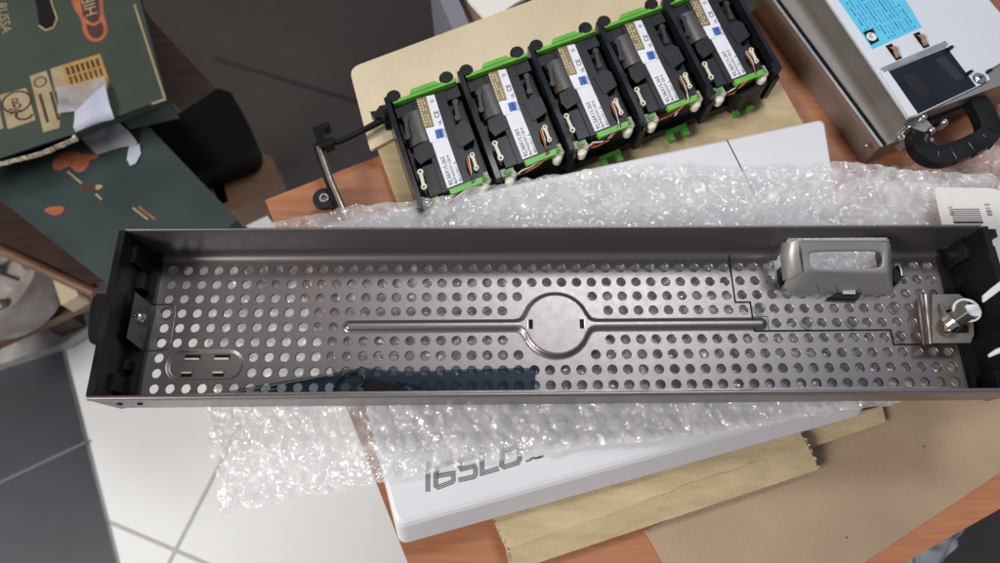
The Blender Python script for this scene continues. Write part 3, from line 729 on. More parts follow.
# ------------------------------------------------------------------ tag with barcode behind the right end
tz = .55
tg = MB(); TG = [at(934, 187, tz), at(990, 188, tz), at(1030, 196, tz), at(1030, 275, tz-.4), at(945, 262, tz-.4)]
tp = round_poly(TG, [.3, .2, .2, .2, .2]); tg.prism(tp, tz-.05, tz, 'paper')
a = at(950, 209, tz); ax = unit(a, at(980, 209, tz)); ay = Vector((-ax.y, ax.x, 0)); r3 = random.Random(5)
x = 0
for k in range(16):
    w_ = .08  # horizontal bars stacked downwards
    if k % 2 == 0 or r3.random() < .35:
        o = a-ay*(k*.065); tg.prism([o, o+ax*1.75, o+ax*1.75-ay*.05, o-ay*.05], tz, tz+.01, 'ink')
text(tg, '5188', (at(984, 203, tz), -ay, ax), .3, 'ink', .01); text(tg, '2102', (at(948, 206, tz), -ay, ax), .22, 'ink', .01)
solo('barcode_tag', tg, (a.x, a.y, tz-.05), 'white card tag with a small barcode beside the black handle', 'tag', bevel=0)

# ------------------------------------------------------------------ THE BEZEL
bez = thing('server_bezel', (0, 0, 0), 'long grey perforated metal server bezel with black plastic ends lying face down', 'bezel')
p = .85; HR = .284; N = 52
zr = zm(740, 180, 2.558)
def in_poly(x, y, P):
    c = False; n = len(P)
    for i in range(n):
        x1, y1 = P[i][:2]; x2, y2 = P[i-1][:2]
        if (y1 > y) != (y2 > y) and x < (x2-x1)*(y-y1)/(y2-y1)+x1: c = not c
    return c
def gx(c): return (c-25.5)*p
def gy(r): return (5-r)*p
# plate raised on the right: outline on the grid lines
gl = lambda c: gx(c)-p/2
PL = [(gl(38), gy(1)+p*1.15), (gl(38), gy(3)-p/2), (gl(39), gy(3)-p/2), (gl(39), gy(5)-p/2), (gl(48), gy(5)-p/2), (gl(48), gy(6)-p/2), (gl(51)-.05, gy(6)-p/2), (gl(51)-.05, gy(1)+p*1.15)]
HOUSE = [(12.9, 4.4), (13.2, 1.75), (19.2, 1.6), (18.6, 4.4)]
def sdf(x, y):
    d1 = math.hypot(x, y)-1.93
    qx, qy = max(0, abs(x)-11.45), y
    d2 = math.hypot(qx, qy)-.34
    k = .5; h = max(0, min(1, .5+.5*(d2-d1)/k)); return d2*(1-h)+d1*h-k*h*(1-h)
def hgt(x, y):
    t = max(0, min(1, (-sdf(x, y)+.02)/.26)); return .2*t*t*(3-2*t)*(1 if t < 1 else 1)
bm = MB(); MBK = 16
def cell(x, y, z, hole, holer=HR):
    h = p/2
    sq = []
    for k in range(MBK):
        a = math.radians(45+360*k/MBK); ca, sa = math.cos(a), math.sin(a); m_ = max(abs(ca), abs(sa)); sq.append((x+ca/m_*h, y+sa/m_*h, z))
    rg = [(x+math.cos(math.radians(45+360*k/MBK))*holer, y+math.sin(math.radians(45+360*k/MBK))*holer, z) for k in range(MBK)]
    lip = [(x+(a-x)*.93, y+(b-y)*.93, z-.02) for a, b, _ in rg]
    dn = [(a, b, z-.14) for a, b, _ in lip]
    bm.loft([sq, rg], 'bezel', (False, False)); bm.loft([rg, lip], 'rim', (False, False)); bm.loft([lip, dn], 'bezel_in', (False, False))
recess = (gx(3), gy(7.5), 2.1, .78)
def in_recess(c, r): return 1 <= c <= 5 and r in (7, 8)
for r in range(1, 10):
    for c in range(N):
        x, y = gx(c), gy(r); z = 0
        if in_poly(x, y, PL): z = .09
        if in_poly(x, y, [(12.9, 4.4), (13.1, 2.1), (18.9, 2.1), (18.6, 4.4)]): continue
        if in_recess(c, r): continue
        dist = math.hypot(x, y)
        hole = dist > 2.3 and not (r == 5 and abs(x) < 12)
        if r == 5 and c == 51: hole = True
        if hole and 0 < z and c >= 39 and ((c, r) in ((39, 4), (42, 5), (45, 5), (48, 4), (48, 6), (48, 2))): hole = 2
        if hole:
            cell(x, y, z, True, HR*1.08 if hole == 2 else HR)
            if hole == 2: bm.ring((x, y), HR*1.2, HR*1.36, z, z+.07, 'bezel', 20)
        else:
            K = 12; vs = []; fs = []
            for j in range(K+1):
                for i in range(K+1):
                    X, Y = x-p/2+p*i/K, y-p/2+p*j/K; vs.append((X, Y, hgt(X, Y)))
            for j in range(K):
                for i in range(K):
                    a = j*(K+1)+i; fs.append([a, a+1, a+K+2, a+K+1])
            bm.add(vs, fs, 'bezel', True)
# plate step walls
for a, b in zip(PL, PL[1:]):
    if a[0] > 21 and b[0] > 21: continue
    if a[1] > 4.2 and b[1] > 4.2: continue
    bm.add([(a[0], a[1], 0), (b[0], b[1], 0), (b[0], b[1], .09), (a[0], a[1], .09)], [[0, 1, 2, 3]], 'bezel_in')
    d = (Vector(b)-Vector(a)).normalized(); n = Vector((d.y, -d.x))
    A2, B2 = Vector(a), Vector(b); bm.ribbon([A2, B2], .045, .0, .092+.002*(abs(d.x) > .5), 'ink')
# recess panel with groove and four slots
cx, cy = recess[0], recess[1]
def stad(hl, hr, z, n=14):
    P = []
    for k in range(n+1): a = -math.pi/2+math.pi*k/n; P.append((cx+hl-hr+hr*math.cos(a), cy+hr*math.sin(a), z))
    for k in range(n+1): a = math.pi/2+math.pi*k/n; P.append((cx-hl+hr+hr*math.cos(a), cy+hr*math.sin(a), z))
    return P
bm.loft([stad(2.12, .849, 0), stad(2.03, .80, -.01), stad(1.97, .76, -.12), stad(1.9, .72, -.12)], 'bezel', (False, True), True, True)
# square-off between the recess and the grid
for sx in (-1, 1):
    for sy in (-1, 1):
        c0 = (cx+sx*2.125, cy+sy*.85); P = [(cx+sx*(2.12-.849), cy+sy*.85)]
        for k in range(8):
            a = math.pi/2*(1-k/7); P.append((cx+sx*(2.12-.849+.849*math.cos(a)), cy+sy*.849*math.sin(a)))
        P.append((c0[0], cy)); P.append(c0)
        vs = [(a_, b_, 0) for a_, b_ in P]; f = list(range(len(vs)))
        bm.add(vs, [f if sx*sy < 0 else f[::-1]], 'bezel')
# strips joining the grid to the walls
xl, xr = gx(0)-p/2, gx(51)+p/2; yt, yb = gy(1)+p/2, gy(9)-p/2
LW, RW = -22.75, 22.75
bm.add([(LW, yb, 0), (xl, yb, 0), (xl, yt, 0), (LW, yt, 0)], [[0, 1, 2, 3]], 'bezel')
bm.add([(xr, yb, 0), (RW, yb, 0), (RW, yt, 0), (xr, yt, 0)], [[0, 1, 2, 3]], 'bezel')
sheet = bm.build('perforated_sheet', bez)
# far wall: curved foot, straight wall and folded rim (interrupted low down behind the housing)
def wall_prof(side):
    P = []
    if side > 0:
        P.append((yt, 0))
        for k in range(9): a = math.radians(90*k/8); P.append((yt+.05+.48*math.sin(a), .48-.48*math.cos(a)))
        P += [(4.33, 2.0), (4.36, 3.15), (4.40, 3.27), (4.46, 3.3), (4.52, 3.24), (4.52, 3.1), (4.5, 0.1)]
    else:
        P.append((yb, 0))
        for k in range(9): a = math.radians(90*k/8); P.append((yb-.02-.22*math.sin(a), .22-.22*math.cos(a)))
        P += [(-4.42, 3.1), (-4.44, 3.26), (-4.50, 3.3), (-4.60, 3.3), (-4.66, 3.22), (-4.6, 2.6), (-4.46, .25), (-4.38, .0)]
    return P
w_ = MB()
def run(prof, x0, x1, n=1):
    w_.loft([[(x0+(x1-x0)*k/n, y, z) for y, z in prof] for k in range(n+1)], 'bezel', (False, False), False, True)
pf = wall_prof(1); hx0, hx1 = 12.95, 18.75
run(pf, LW-.2, hx0); run(pf, hx1, RW+.2)
run([q_ for q_ in pf if q_[1] > 1.9 and q_[0] < 4.6], hx0, hx1)
w_.add([(hx0, yt-.001, 0), (hx0, 4.4, 0), (hx0, 4.4, 2)], [[0, 1, 2]], 'bezel_in')
far = w_.build('far_wall', bez)
w_ = MB(); run(wall_prof(-1), LW-.5, RW+.5); near = w_.build('near_wall', bez)
# near rim: broader folded lip along the middle, cut back at an angle by the ends
mb = MB(); lip = [(-17.4, -4.3), (-18.3, -4.37), (-18.3, -4.5), (19.3, -4.5), (19.3, -4.37), (18.3, -4.3), (16.9, -4.2), (-16.0, -4.2)]
lip = [(-18.8, -4.46), (-17.0, -4.36), (18.0, -4.36), (20.0, -4.46)]
mb.prism(lip, 3.22, 3.29, 'steel_dark'); mb.build('folded_lip', bez, bevel=.02)
for x in (-22.3, -21.3):
    mb = MB(); mb.T = None
    mb.loft([[(x+.14*math.cos(a), -4.60+dy, 1.9+.14*math.sin(a)) for a in [2*math.pi*k/12 for k in range(12)]] for dy in (.06, -.03)], 'ink', (True, True)); mb.build('rivet', bez)

# slots in recess
for sx, sy in ((-.75, .48), (.85, .48), (-.95, -.48), (.75, -.48)):
    mb = MB(); hw = .42 if sy > 0 else .3
    mb.prism([(cx+sx-hw, cy+sy-.13), (cx+sx+hw, cy+sy-.13), (cx+sx+hw, cy+sy+.13), (cx+sx-hw, cy+sy+.13)], -.119, -.112, 'ink'); o = mb.build('recess_slot', bez)
    mb = MB(); y0 = cy+sy-.10*(1 if sy > 0 else -1)
    mb.box((cx+sx, y0-.02, -.07), (hw*1.8, .09, .1), 'cream'); mb.build('lit_slot_lip', bez, o)  # cream colour of the lip stands in for lit floor behind the slot
# two small slots in the round emboss
for sx in (-1, 1):
    mb = MB(); x = sx*1.42
    mb.prism([(x-.12, -.27), (x+.12, -.27), (x+.12, .27), (x-.12, .27)], .17, .21, 'ink'); o = mb.build('disc_slot', bez)
    mb = MB(); mb.box((x+sx*.15, 0, .2), (.03, .5, .03), 'steel'); mb.build('slot_edge', bez, o)

# black end caps
def endcap(sx):
    mb = MB()
    X = lambda a: sx*a
    def bx(x0, x1, y0, y1, z0, z1, m='black'):
        a, b = sorted((X(x0), X(x1))); mb.prism([(a, y0), (b, y0), (b, y1), (a, y1)], z0, z1, m)
    bx(22.95, 23.3, -4.45, 4.4, -.05, 3.28)
    bx(22.3, 22.95, -4.3, 4.35, -.04, .35)
    # stepped inner ribs
    for y0, y1, x0, z1 in ((3.0, 4.3, 22.75, 2.2), (1.9, 2.9, 22.65, 1.2), (-3.9, -3.0, 22.75, 1.9), (-2.6, -2.0, 22.7, 1.0)) if sx < 0 else ((3.1, 4.3, 22.6, 2.0), (-4.2, -3.2, 22.6, 1.8), (1.9, 2.6, 22.7, .9)) if sx > 0 else ((3.0, 4.3, 22.5, 2.4), (1.9, 2.9, 22.2, 1.6), (-1.5, -.6, 22.35, 2.1), (-2.4, -1.6, 22.6, 1.5), (-3.4, -2.5, 22.35, 2.5), (-4.25, -3.6, 22.5, 2.9), (.6, 1.5, 22.5, 1.0)):
        bx(x0, 22.97, y0, y1, 0, z1)
    return mb
ec = endcap(-1)
ec.build('end_cap', bez, bevel=.07)
ec = endcap(1); ec.build('end_cap', bez, bevel=.07)
mb = MB(); z41 = zm(80, 230, 3.128)
L1 = [at(107, 294, 2.6), at(97, 294, 2.6), at(91.5, 303, 2.6), at(88.5, 334, 2.6), at(91, 344, 2.6), at(100, 346, 2.6)]
mb.prism(round_poly(L1, [.05, .2, .4, .3, .2, .05]), .6, 2.7, 'black_gloss'); mb.build('latch', bez, bevel=.12)
mb = MB(); a = at(988, 233, 3.2); mb.box((23.45, 4.0, 2.9), (.5, .5, .7), 'black'); mb.box((23.55, 1.4, 1.6), (.25, 4.0, 2.6), 'black_gloss'); mb.build('latch', bez, bevel=.08)
# white strings on right end
mb = MB(); [mb.tube([at(983, 297+k*2.2, 3.4), at(991, 290+k*2.8, 3.45), at(1000, 283+k*3, 3.42), at(1012, 274+k*3.5, 3.4)], .07, 'paper', 8) for k in range(3)]
solo('string', mb, (22.8, .9, 3.32), 'white twisted string crossing the upper part of the right black end', 'string')
mb = MB(); mb.tube([at(989, 356, 3.45), at(997, 351.5, 3.45), at(1010, 347, 3.45)], [.08, .14, .14], 'paper', 10)
solo('string', mb, (23, -2.5, 3.32), 'short white string end lower down on the right black end, below the lock', 'string')

# left bracket with its screw
br = MB()
tA, tB = z41(173, 193, 1.7), z41(146, 337, 1.7); bA, bB = z41(236, 240, .12), z41(206, 382, .12); mA, mB_ = z41(222, 234, .55), z41(190, 372, .55)
br.loft([[tA, tB], [mA, mB_], [bA, bB]], 'steel_dark', (False, False), False)
br.loft([[tA-Vector((.05, 0, .06)), tB-Vector((.05, 0, .06))], [mA-Vector((.05, 0, .06)), mB_-Vector((.05, 0, .06))]], 'steel_dark', (False, False), False)
fA, fB = (-21.25, bA.y, .13), (-21.25, bB.y, .13)
brk = br.build('left_bracket', bez)
mb = MB()
cy0, cy1, x1 = 1.38, -1.28, -21.15
for rr, mm, zz in ((.0, 'bezel', .03),):
    P = [(-22.4, cy0), (x1-.4, cy0), (x1-.12, cy0-.12), (x1, cy0-.4), (x1, cy1+.4), (x1-.12, cy1+.12), (x1-.4, cy1), (-22.4, cy1)]
    for a, b in zip(P, P[1:]): mb.tube([(*a, .0), (*b, .0)], .055, 'bezel', 8)
for r_ in (4, 6): mb.ring((gx(0), gy(r_)), HR*1.1, HR*1.3, 0, .05, 'bezel', 20)
mb.build('emboss', bez)
sp = z41(183, 272, 1.2); mb = MB()
mb.lathe((sp.x, sp.y), [(.3, 1.0), (.3, 1.28), (.26, 1.36), (.12, 1.42), (.02, 1.43)], 'chrome', 16); mb.box((sp.x, sp.y, 1.44), (.3, .05, .02), 'ink', 30); mb.box((sp.x, sp.y, 1.442), (.05, .3, .02), 'ink', 30)
mb.build('screw', bez, brk)

# right lock bracket
q9 = zm(910, 280, 4.69); zb = 1.3
mb = MB()
Pl = [q9(103, 68, zb), q9(228, 66, zb), q9(272, 98, zb), q9(296, 165, zb), q9(300, 255, zb), q9(284, 294, zb), q9(103, 296, zb)]
mb.prism(Pl, zb-.12, zb, 'steel_dark')
ra = [q9(58, 72, zb+.12), q9(80, 300, zb+.12)]
prof = [(q9(32, 72, .1), q9(60, 305, .1)), (q9(44, 70, .2), q9(72, 305, .2)), (q9(58, 68, zb*.9), q9(82, 302, zb*.9)), (q9(66, 66, zb+.08), q9(90, 300, zb+.08)), (q9(84, 66, zb+.1), q9(100, 298, zb+.1)), (q9(104, 68, zb), q9(106, 296, zb))]
mb.loft([[a, b] for a, b in prof], 'steel_dark', (False, False), False, True)
lb = mb.build('lock_bracket', bez, bevel=.03)
mb = MB(); z_ = zb+.01
mb.prism([q9(128, 112, z_), q9(186, 112, z_), q9(275, 222, z_), q9(275, 248, z_), q9(155, 248, z_)], zb, zb+.02, 'ink')
mb.prism([q9(128, 112, z_), q9(145, 112, z_), q9(170, 244, z_), q9(152, 248, z_)], zb, zb+.25, 'brass')
mb.prism([q9(145, 118, z_), q9(188, 114, z_), q9(190, 140, z_), q9(152, 150, z_)], zb, zb+.3, 'brass')
mb.build('catch_plate', bez, lb, bevel=.04)
a, b = q9(185, 205, zb+.35), q9(262, 150, zb+1.0)
mb = MB(); d = (b-a)
mb.tube([a-d*.1, a+d*.28], .52, 'chrome', 20); mb.tube([a+d*.22, a+d*.34], .58, 'brass', 20); mb.build('barrel', bez, lb)
mb = MB(); mb.tube([a+d*.1, a+d*1.05], .50, 'chrome' if False else 'steel_dark', 4); mb.build('square_shaft', bez, lb, bevel=.06)
mb = MB(); c_ = q9(288, 140, zb+1.1)
mb.prism([q9(262, 118, zb+1.1), q9(315, 112, zb+1.1), q9(333, 150, zb+1.1), q9(325, 168, zb+1.1), q9(268, 166, zb+1.1)], zb+.7, zb+1.12, 'white')
mb.build('key_head', bez, lb, bevel=.05)
mb = MB(); e_ = q9(272, 140, zb+.9); mb.ring((e_.x, e_.y), .56, .66, zb+.75, zb+.85, 'whitew', 36, 1.15); mb.build('key_ring', bez, lb)
for x, y, r_ in ((182, 236, .15), (172, 160, .1)):
    pp = q9(x, y, zb); mb = MB(); mb.lathe((pp.x, pp.y), [(r_, zb), (r_, zb+.12), (r_*.6, zb+.2), (.02, zb+.21)], 'chrome', 12); mb.build('rivet', bez, lb)

# housing with its slot, clipped to the far wall
qh = zm(770, 230, 7.036)
hs = MB()
NN = 48
def rr_(c, hw, hh, r, n=NN, rot=0):
    P = []
    for k in range(n):
        a = 2*math.pi*(k+.5)/n; ca, sa = math.cos(a), math.sin(a)
        P.append((ca, sa))
    return P
def bil(c00, c10, c11, c01, u, v): return (c00*(1-u)+c10*u)*(1-v)+(c01*(1-u)+c11*u)*v
def sup(k, n, e):       # superellipse parameter on the unit square, k-th of n
    a = 2*math.pi*k/n; ca, sa = math.cos(a), math.sin(a)
    return (math.copysign(abs(ca)**e, ca)+1)/2, (math.copysign(abs(sa)**e, sa)+1)/2
# slanting face corners: low-left, low-right, high-right, high-left
face = [qh(285, 292, 2.0), qh(818, 300, 2.0), qh(815, 80, 3.1), qh(215, 80, 3.1)]
slot_ = [qh(288, 276, 2.12), qh(795, 272, 2.12), qh(795, 142, 2.75), qh(270, 146, 2.75)]
mid_ = [qh(262, 300, 1.9), qh(840, 312, 1.9), qh(828, 72, 3.15), qh(200, 72, 3.15)]
fla = [qh(150, 430, .45), qh(860, 440, .4), qh(842, 66, 3.2), qh(160, 66, 3.2)]
bas = [qh(112, 452, .12), qh(868, 458, .12), qh(846, 66, 3.0), qh(140, 66, 3.0)]
def rg4(Q, e, dz=0): return [bil(*Q, *sup(k, NN, e))+Vector((0, 0, dz)) for k in range(NN)]
hs.loft([rg4(slot_, .38, -.14), rg4(slot_, .38, -.02), rg4([a.lerp(b, .18) for a, b in zip(slot_, face)], .34), rg4(face, .22), rg4(mid_, .2), rg4([a.lerp(b, .35) for a, b in zip(mid_, fla)], .2, -.03), rg4([a.lerp(b, .8) for a, b in zip(mid_, fla)], .2, -.05), rg4(fla, .17), rg4(bas, .15)], 'soft_steel', (False, False), True, True)
hb = hs.build('housing', bez)
# flared left cheek
mb = MB(); rings = []
for k in range(9):
    t = k/8; a0 = qh(195-55*math.sin(t*math.pi*.9), 95+60*t*1.6+(180*t if t > .5 else 0)*0, 3.0-2.2*t)
for k in range(7):
    a = math.radians(90*k/6)
    rings.append([qh(205-80*math.sin(a)-45*math.sin(a), 78+10*math.sin(a), 3.1-1.3*(1-math.cos(a))), qh(205-100*math.sin(a)-35*math.sin(a), 170+20*math.sin(a), 2.9-1.6*(1-math.cos(a))), qh(230-100*math.sin(a)-40*math.sin(a), 300+60*math.sin(a), 1.9-1.3*(1-math.cos(a)))])
mb.loft(rings, 'soft_steel', (False, False), False, True); mb.build('cheek', bez, hb)
# lips and clips
mb = MB(); mb.tube([qh(205, 72, 3.15), qh(835, 72, 3.15)], .05, 'soft_steel', 8); mb.build('top_bead', bez, hb)
for x, y, h_ in ((330, 405, 60), (455, 410, 70), (615, 408, 68)):
    mb = MB(); mb.tube([qh(x-6, y-h_/2+4, .95), qh(x+8, y+h_/2-4, .45)], .075, 'steel', 6); mb.build('tab', bez, hb)
mb = MB(); mb.prism([qh(395, 485, .2), qh(450, 455, .2), qh(625, 452, .2), qh(612, 495, .2)], .1, .42, 'black')
mb.prism([qh(512, 420, .6), qh(600, 420, .6), qh(603, 450, .6), qh(515, 450, .6)], .4, .6, 'steel'); mb.build('bottom_clip', bez, hb, bevel=.03)
mb = MB(); mb.prism([qh(60, 270, .4), qh(110, 240, .4), qh(150, 300, .4), qh(115, 345, .4), qh(85, 400, .4), qh(65, 340, .4)], .05, .5, 'black')
mb.prism([qh(105, 258, .9), qh(140, 252, .9), qh(150, 320, .9), qh(115, 335, .9)], .5, .95, 'steel'); mb.build('side_clip', bez, hb, bevel=.04)
mb = MB(); mb.prism([qh(865, 270, .5), qh(905, 245, .5), qh(930, 290, .5), qh(925, 340, .5), qh(890, 385, .5), qh(862, 360, .5)], .05, .6, 'black')
mb.tube([qh(878, 248, .8), qh(905, 243, .8), qh(925, 280, .7), qh(930, 320, .6)], .07, 'steel', 6); mb.tube([qh(925, 345, .4), qh(950, 335, .4), qh(970, 350, .4)], .06, 'steel', 6); mb.build('side_clip', bez, hb, bevel=.04)
# small stamped characters on the plate
mb = MB(); o = qh(630, 497, .1); ax = Vector((1, 0, 0)); text(mb, 'FICAL-0218', (qh(635, 500, .1), ax, Vector((0, 1, 0))), .17, 'steel_dark', .004); mb.build('stamped_text', bez, sheet)

# ------------------------------------------------------------------ tinted film strip lying in the bezel
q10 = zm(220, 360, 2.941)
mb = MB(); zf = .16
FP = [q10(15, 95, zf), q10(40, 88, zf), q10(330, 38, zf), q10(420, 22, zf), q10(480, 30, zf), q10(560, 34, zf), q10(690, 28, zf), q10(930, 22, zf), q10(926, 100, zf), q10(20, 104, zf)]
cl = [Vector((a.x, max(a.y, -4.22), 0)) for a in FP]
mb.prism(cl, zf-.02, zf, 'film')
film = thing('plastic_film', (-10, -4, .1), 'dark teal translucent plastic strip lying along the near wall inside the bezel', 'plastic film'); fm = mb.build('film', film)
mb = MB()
mb.tube([q10(2, 101, .3), q10(120, 82, .3), q10(330, 42, .3)], .035, 'chrome', 6); mb.tube([q10(5, 106, .3), q10(180, 84, .3)], .03, 'chrome', 6)  # bright threads painting the white highlights along the film's edge
mb.build('edge_glint', film)
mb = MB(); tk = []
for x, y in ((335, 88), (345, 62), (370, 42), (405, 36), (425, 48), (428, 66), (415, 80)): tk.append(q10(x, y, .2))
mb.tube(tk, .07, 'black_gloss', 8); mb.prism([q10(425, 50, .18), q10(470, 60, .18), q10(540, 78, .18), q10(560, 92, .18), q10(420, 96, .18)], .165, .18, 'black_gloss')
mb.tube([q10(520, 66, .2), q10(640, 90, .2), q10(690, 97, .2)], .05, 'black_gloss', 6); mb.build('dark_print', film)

# ------------------------------------------------------------------ green carton with taped lid
za, zb_ = -22.0, -27.0
gb = thing('green_carton', (-50, 30, -47), 'dark green cardboard carton closed with clear tape, beside the table', 'carton')
def gp(u, v): return at(u, v, zb_)
body_p = [gp(128, 118), gp(236, 218), gp(215, 235), gp(112, 300), gp(40, 236), gp(-90, 160), gp(-60, 130), gp(0, 100)]
mb = MB(); q20 = zm(0, 90, 4.33)
bp = [gp(135, 112), gp(238, 220), gp(128, 300), gp(0, 200), gp(-120, 120), gp(-60, 60)]
mb.prism(bp, zb_-2.0, zb_, 'teal_box'); body = mb.build('body', gb, bevel=.2)
q0 = zm(0, 0, 5.631)
z_ = za
# lid, one slab; the carrying slot is a dark sheet on top
lid = MB()
lp = [at(-80, -60, za), at(128, -60, za), at(140, 0, za), at(166, 98, za), at(128, 112, za), at(75, 133, za), at(0, 158, za), at(-80, 186, za)]
# outline of the dark sheet that paints the slot's shaded inside
slotp = [q0(170, -120, za), q0(205, 30, za), q0(222, 145, za), q0(262, 172, za), q0(305, 155, za), q0(325, 105, za), q0(295, 20, za), q0(270, -120, za)]
lid.prism(lp, za-1.0, za, 'teal_lid', side='teal_box')
lo_ = lid.build('lid', gb, bevel=.1)
mb = MB(); mb.prism(slotp, za, za+.03, 'ink')
for a, b in zip(slotp[2:], slotp[3:]): mb.tube([a+Vector((0, 0, .03)), b+Vector((0, 0, .03))], .12, 'sticker', 6)
mb.build('carry_slot', gb, lo_)
# lid front edge hanging down with corrugation showing
mb = MB(); e = [at(-80, 187, za-.4), at(0, 160, za-.4), at(40, 150, za-.4), at(75, 135, za-.4)]
k = []
for a, b in zip(e, e[1:]):
    for t in range(12): k.append(a.lerp(b, t/12))
for i, p_ in enumerate(k): mb.box((p_.x, p_.y, za-.5), (.75, .75, .6), 'card_edge', 20+random.uniform(-15, 15))
mb.build('corrugated_edge', gb, lo_)
mb = MB(); mb.prism([at(128, 127, za-3), at(178, 116, za-3), at(168, 96, za-3), at(120, 108, za-3)], za-3.4, za-1.02, 'teal_lid'); mb.build('lid_side', gb, lo_)
mb = MB(); 
for a, b in (((135, 5), (165, 98)), ((152, 104), (166, 99))):
    mb.tube([at(*a, za), at(*b, za)], .14, 'sticker', 6)
mb.build('worn_edge', gb, lo_)
# brown inner flap
mb = MB(); mb.prism([at(140, 2, -26), at(152, 20, -26), at(214, 86, -26), at(180, 108, -26), at(160, 90, -26)], -26.6, -26, 'dk_wood'); fb = mb.build('inner_flap', gb)
# stickers
def q0s(pts, z): return [q0(x, y, z) for x, y in pts]
s1 = MB(); s1.prism(q0s([(283, 388), (352, 366), (400, 520), (312, 515)], za), za, za+.03, 'sticker'); s1.prism(q0s([(352, 366), (565, 302), (612, 440), (600, 570), (390, 575)], za), za, za+.04, 'sticker_gold')
for i in range(7):
    a, b = q0(375+i*28, 375-i*8, za), q0(410+i*28, 480-i*8, za)
    s1.ribbon([a.lerp(b, .05), a.lerp(b, .45)], .3, za+.04, za+.05, 'brownprint'); s1.ribbon([a.lerp(b, .55), a.lerp(b, .95)], .22, za+.04, za+.05, 'brownprint')
s1.build('amber_sticker', gb, lo_)
s1 = MB(); s1.prism(q0s([(168, 428), (262, 398), (340, 640), (335, 720), (245, 745)], za), za, za+.03, 'sticker')
c = q0(228, 462, za); s1.ring((c.x, c.y), .5, .65, za+.03, za+.04, 'brownprint', 20)
a, b = q0(225, 530, za), q0(270, 690, za)
for dx in (0, 1): 
    o = Vector((dx*1.0, dx*.3, 0)); s1.ribbon([a+o, b+o], .3, za+.03, za+.04, 'brownprint')
s1.build('sticker', gb, lo_)
q2 = zm(0, 90, 4.331)
s1 = MB(); s1.prism([q2(0, 22, za), q2(115, -10, za), q2(155, 130, za), q2(35, 170, za)], za, za+.03, 'sticker')
c = q2(73, 52, za); s1.ring((c.x, c.y), 1.15, 1.35, za+.03, za+.04, 'brownprint', 28, 1.1)
ax = unit(q2(35, 70, za), q2(110, 45, za)); ay = Vector((-ax.y, ax.x, 0)); text(s1, 'R', (c-ax*.55-ay*.55, ax, ay), 1.1, 'brownprint', .04); text(s1, '*', (q2(52, 152, za), ax, ay), 2.2, 'brownprint', .04)
c = q2(105, 105, za); s1.ring((c.x, c.y), .5, .72, za+.03, za+.04, 'brownprint', 20, 1.3, 180, 360)
s1.build('sticker', gb, lo_)
s1 = MB(); s1.prism([q2(-70, 40, za), q2(-12, 28, za), q2(15, 165, za), q2(-60, 190, za)], za, za+.03, 'sticker'); s1.build('sticker', gb, lo_)
# orange emblem with writing
s1 = MB(); g1 = [q0(400, -60, za), q0(425, 40, za), q0(470, 105, za), q0(480, 180, za), q0(510, 222, za), q0(555, 228, za), q0(590, 200, za), q0(598, 160, za), q0(575, 95, za), q0(570, 0, za), q0(560, -80, za)]
g1 = [x for a, b in zip(g1, g1[1:]) for x in (a*.75+b*.25, a*.25+b*.75)]
s1.prism(g1, za, za+.02, 'brownprint')
s1.ribbon(g1, .42, za+.02, za+.034, 'orange')
g2 = [q0(470, 100, za), q0(500, 132, za), q0(535, 138, za), q0(565, 118, za), q0(572, 90, za)]
s1.ribbon(g2, .35, za+.02, za+.04, 'orange')
s1.prism([q0(403, -60, za), q0(440, -60, za), q0(458, 30, za), q0(470, 100, za), q0(430, 45, za)], za+.02, za+.032, 'orange')
ax = unit(q0(478, -10, za), q0(500, 70, za)); ay = Vector((-ax.y, ax.x, 0))
text(s1, 'HIFI', (q0(552, 78, za), -ax, -ay), 1.25, 'sticker', .035); s1.build('printed_emblem', gb, lo_)
s1 = MB(); text(s1, 'RUSSA', (q0(-18, 20, za), unit(q0(0, 60, za), q0(42, 290, za)), unit(q0(0, 60, za), q0(60, 50, za))), 1.0, 'sticker', .02); s1.build('printed_word', gb, lo_)
# print on the body: blossom, stem, seed, spots
def blob(u, v, rx, ry, m, z=zb_, n=20, ang=0):
    c = q2(u, v, z); s_ = (z-CAM.z)/-49.0; P = []
    for k in range(n):
        a = 2*math.pi*k/n; w = 1+.12*math.sin(3*a+u); x = rx*w*math.cos(a); y = ry*w*math.sin(a); ca, sa = math.cos(ang), math.sin(ang)
        P.append((c.x+x*ca-y*sa, c.y+x*sa+y*ca))
    s1.prism(P, z, z+.02+.004*(u % 5), m)
s1 = MB(); blob(265, 318, .95, .75, 'orange'); blob(345, 325, .95, .75, 'orange'); blob(311, 285, 1.3, .5, 'orange', ang=-.1); blob(384, 290, .9, .4, 'orange'); s1.build('blossom', gb, body)
s1 = MB(); blob(238, 522, .95, .5, 'orange'); s1.build('spot', gb, body)
for a_, b_ in (((292, 352), (355, 405)), ((415, 450), (440, 475)), ((575, 510), (640, 560)), ((600, 505), (672, 560))):
    s1 = MB(); s1.ribbon([q2(*a_, zb_), q2(*b_, zb_)], .2, zb_, zb_+.02, 'sticker' if a_[0] < 590 else 'orange'); s1.build('twig', gb, body)
s1 = MB(); blob(395, 420, 1.0, .5, 'brownprint'); blob(428, 420, .35, .3, 'sticker'); s1.build('seed', gb, body)
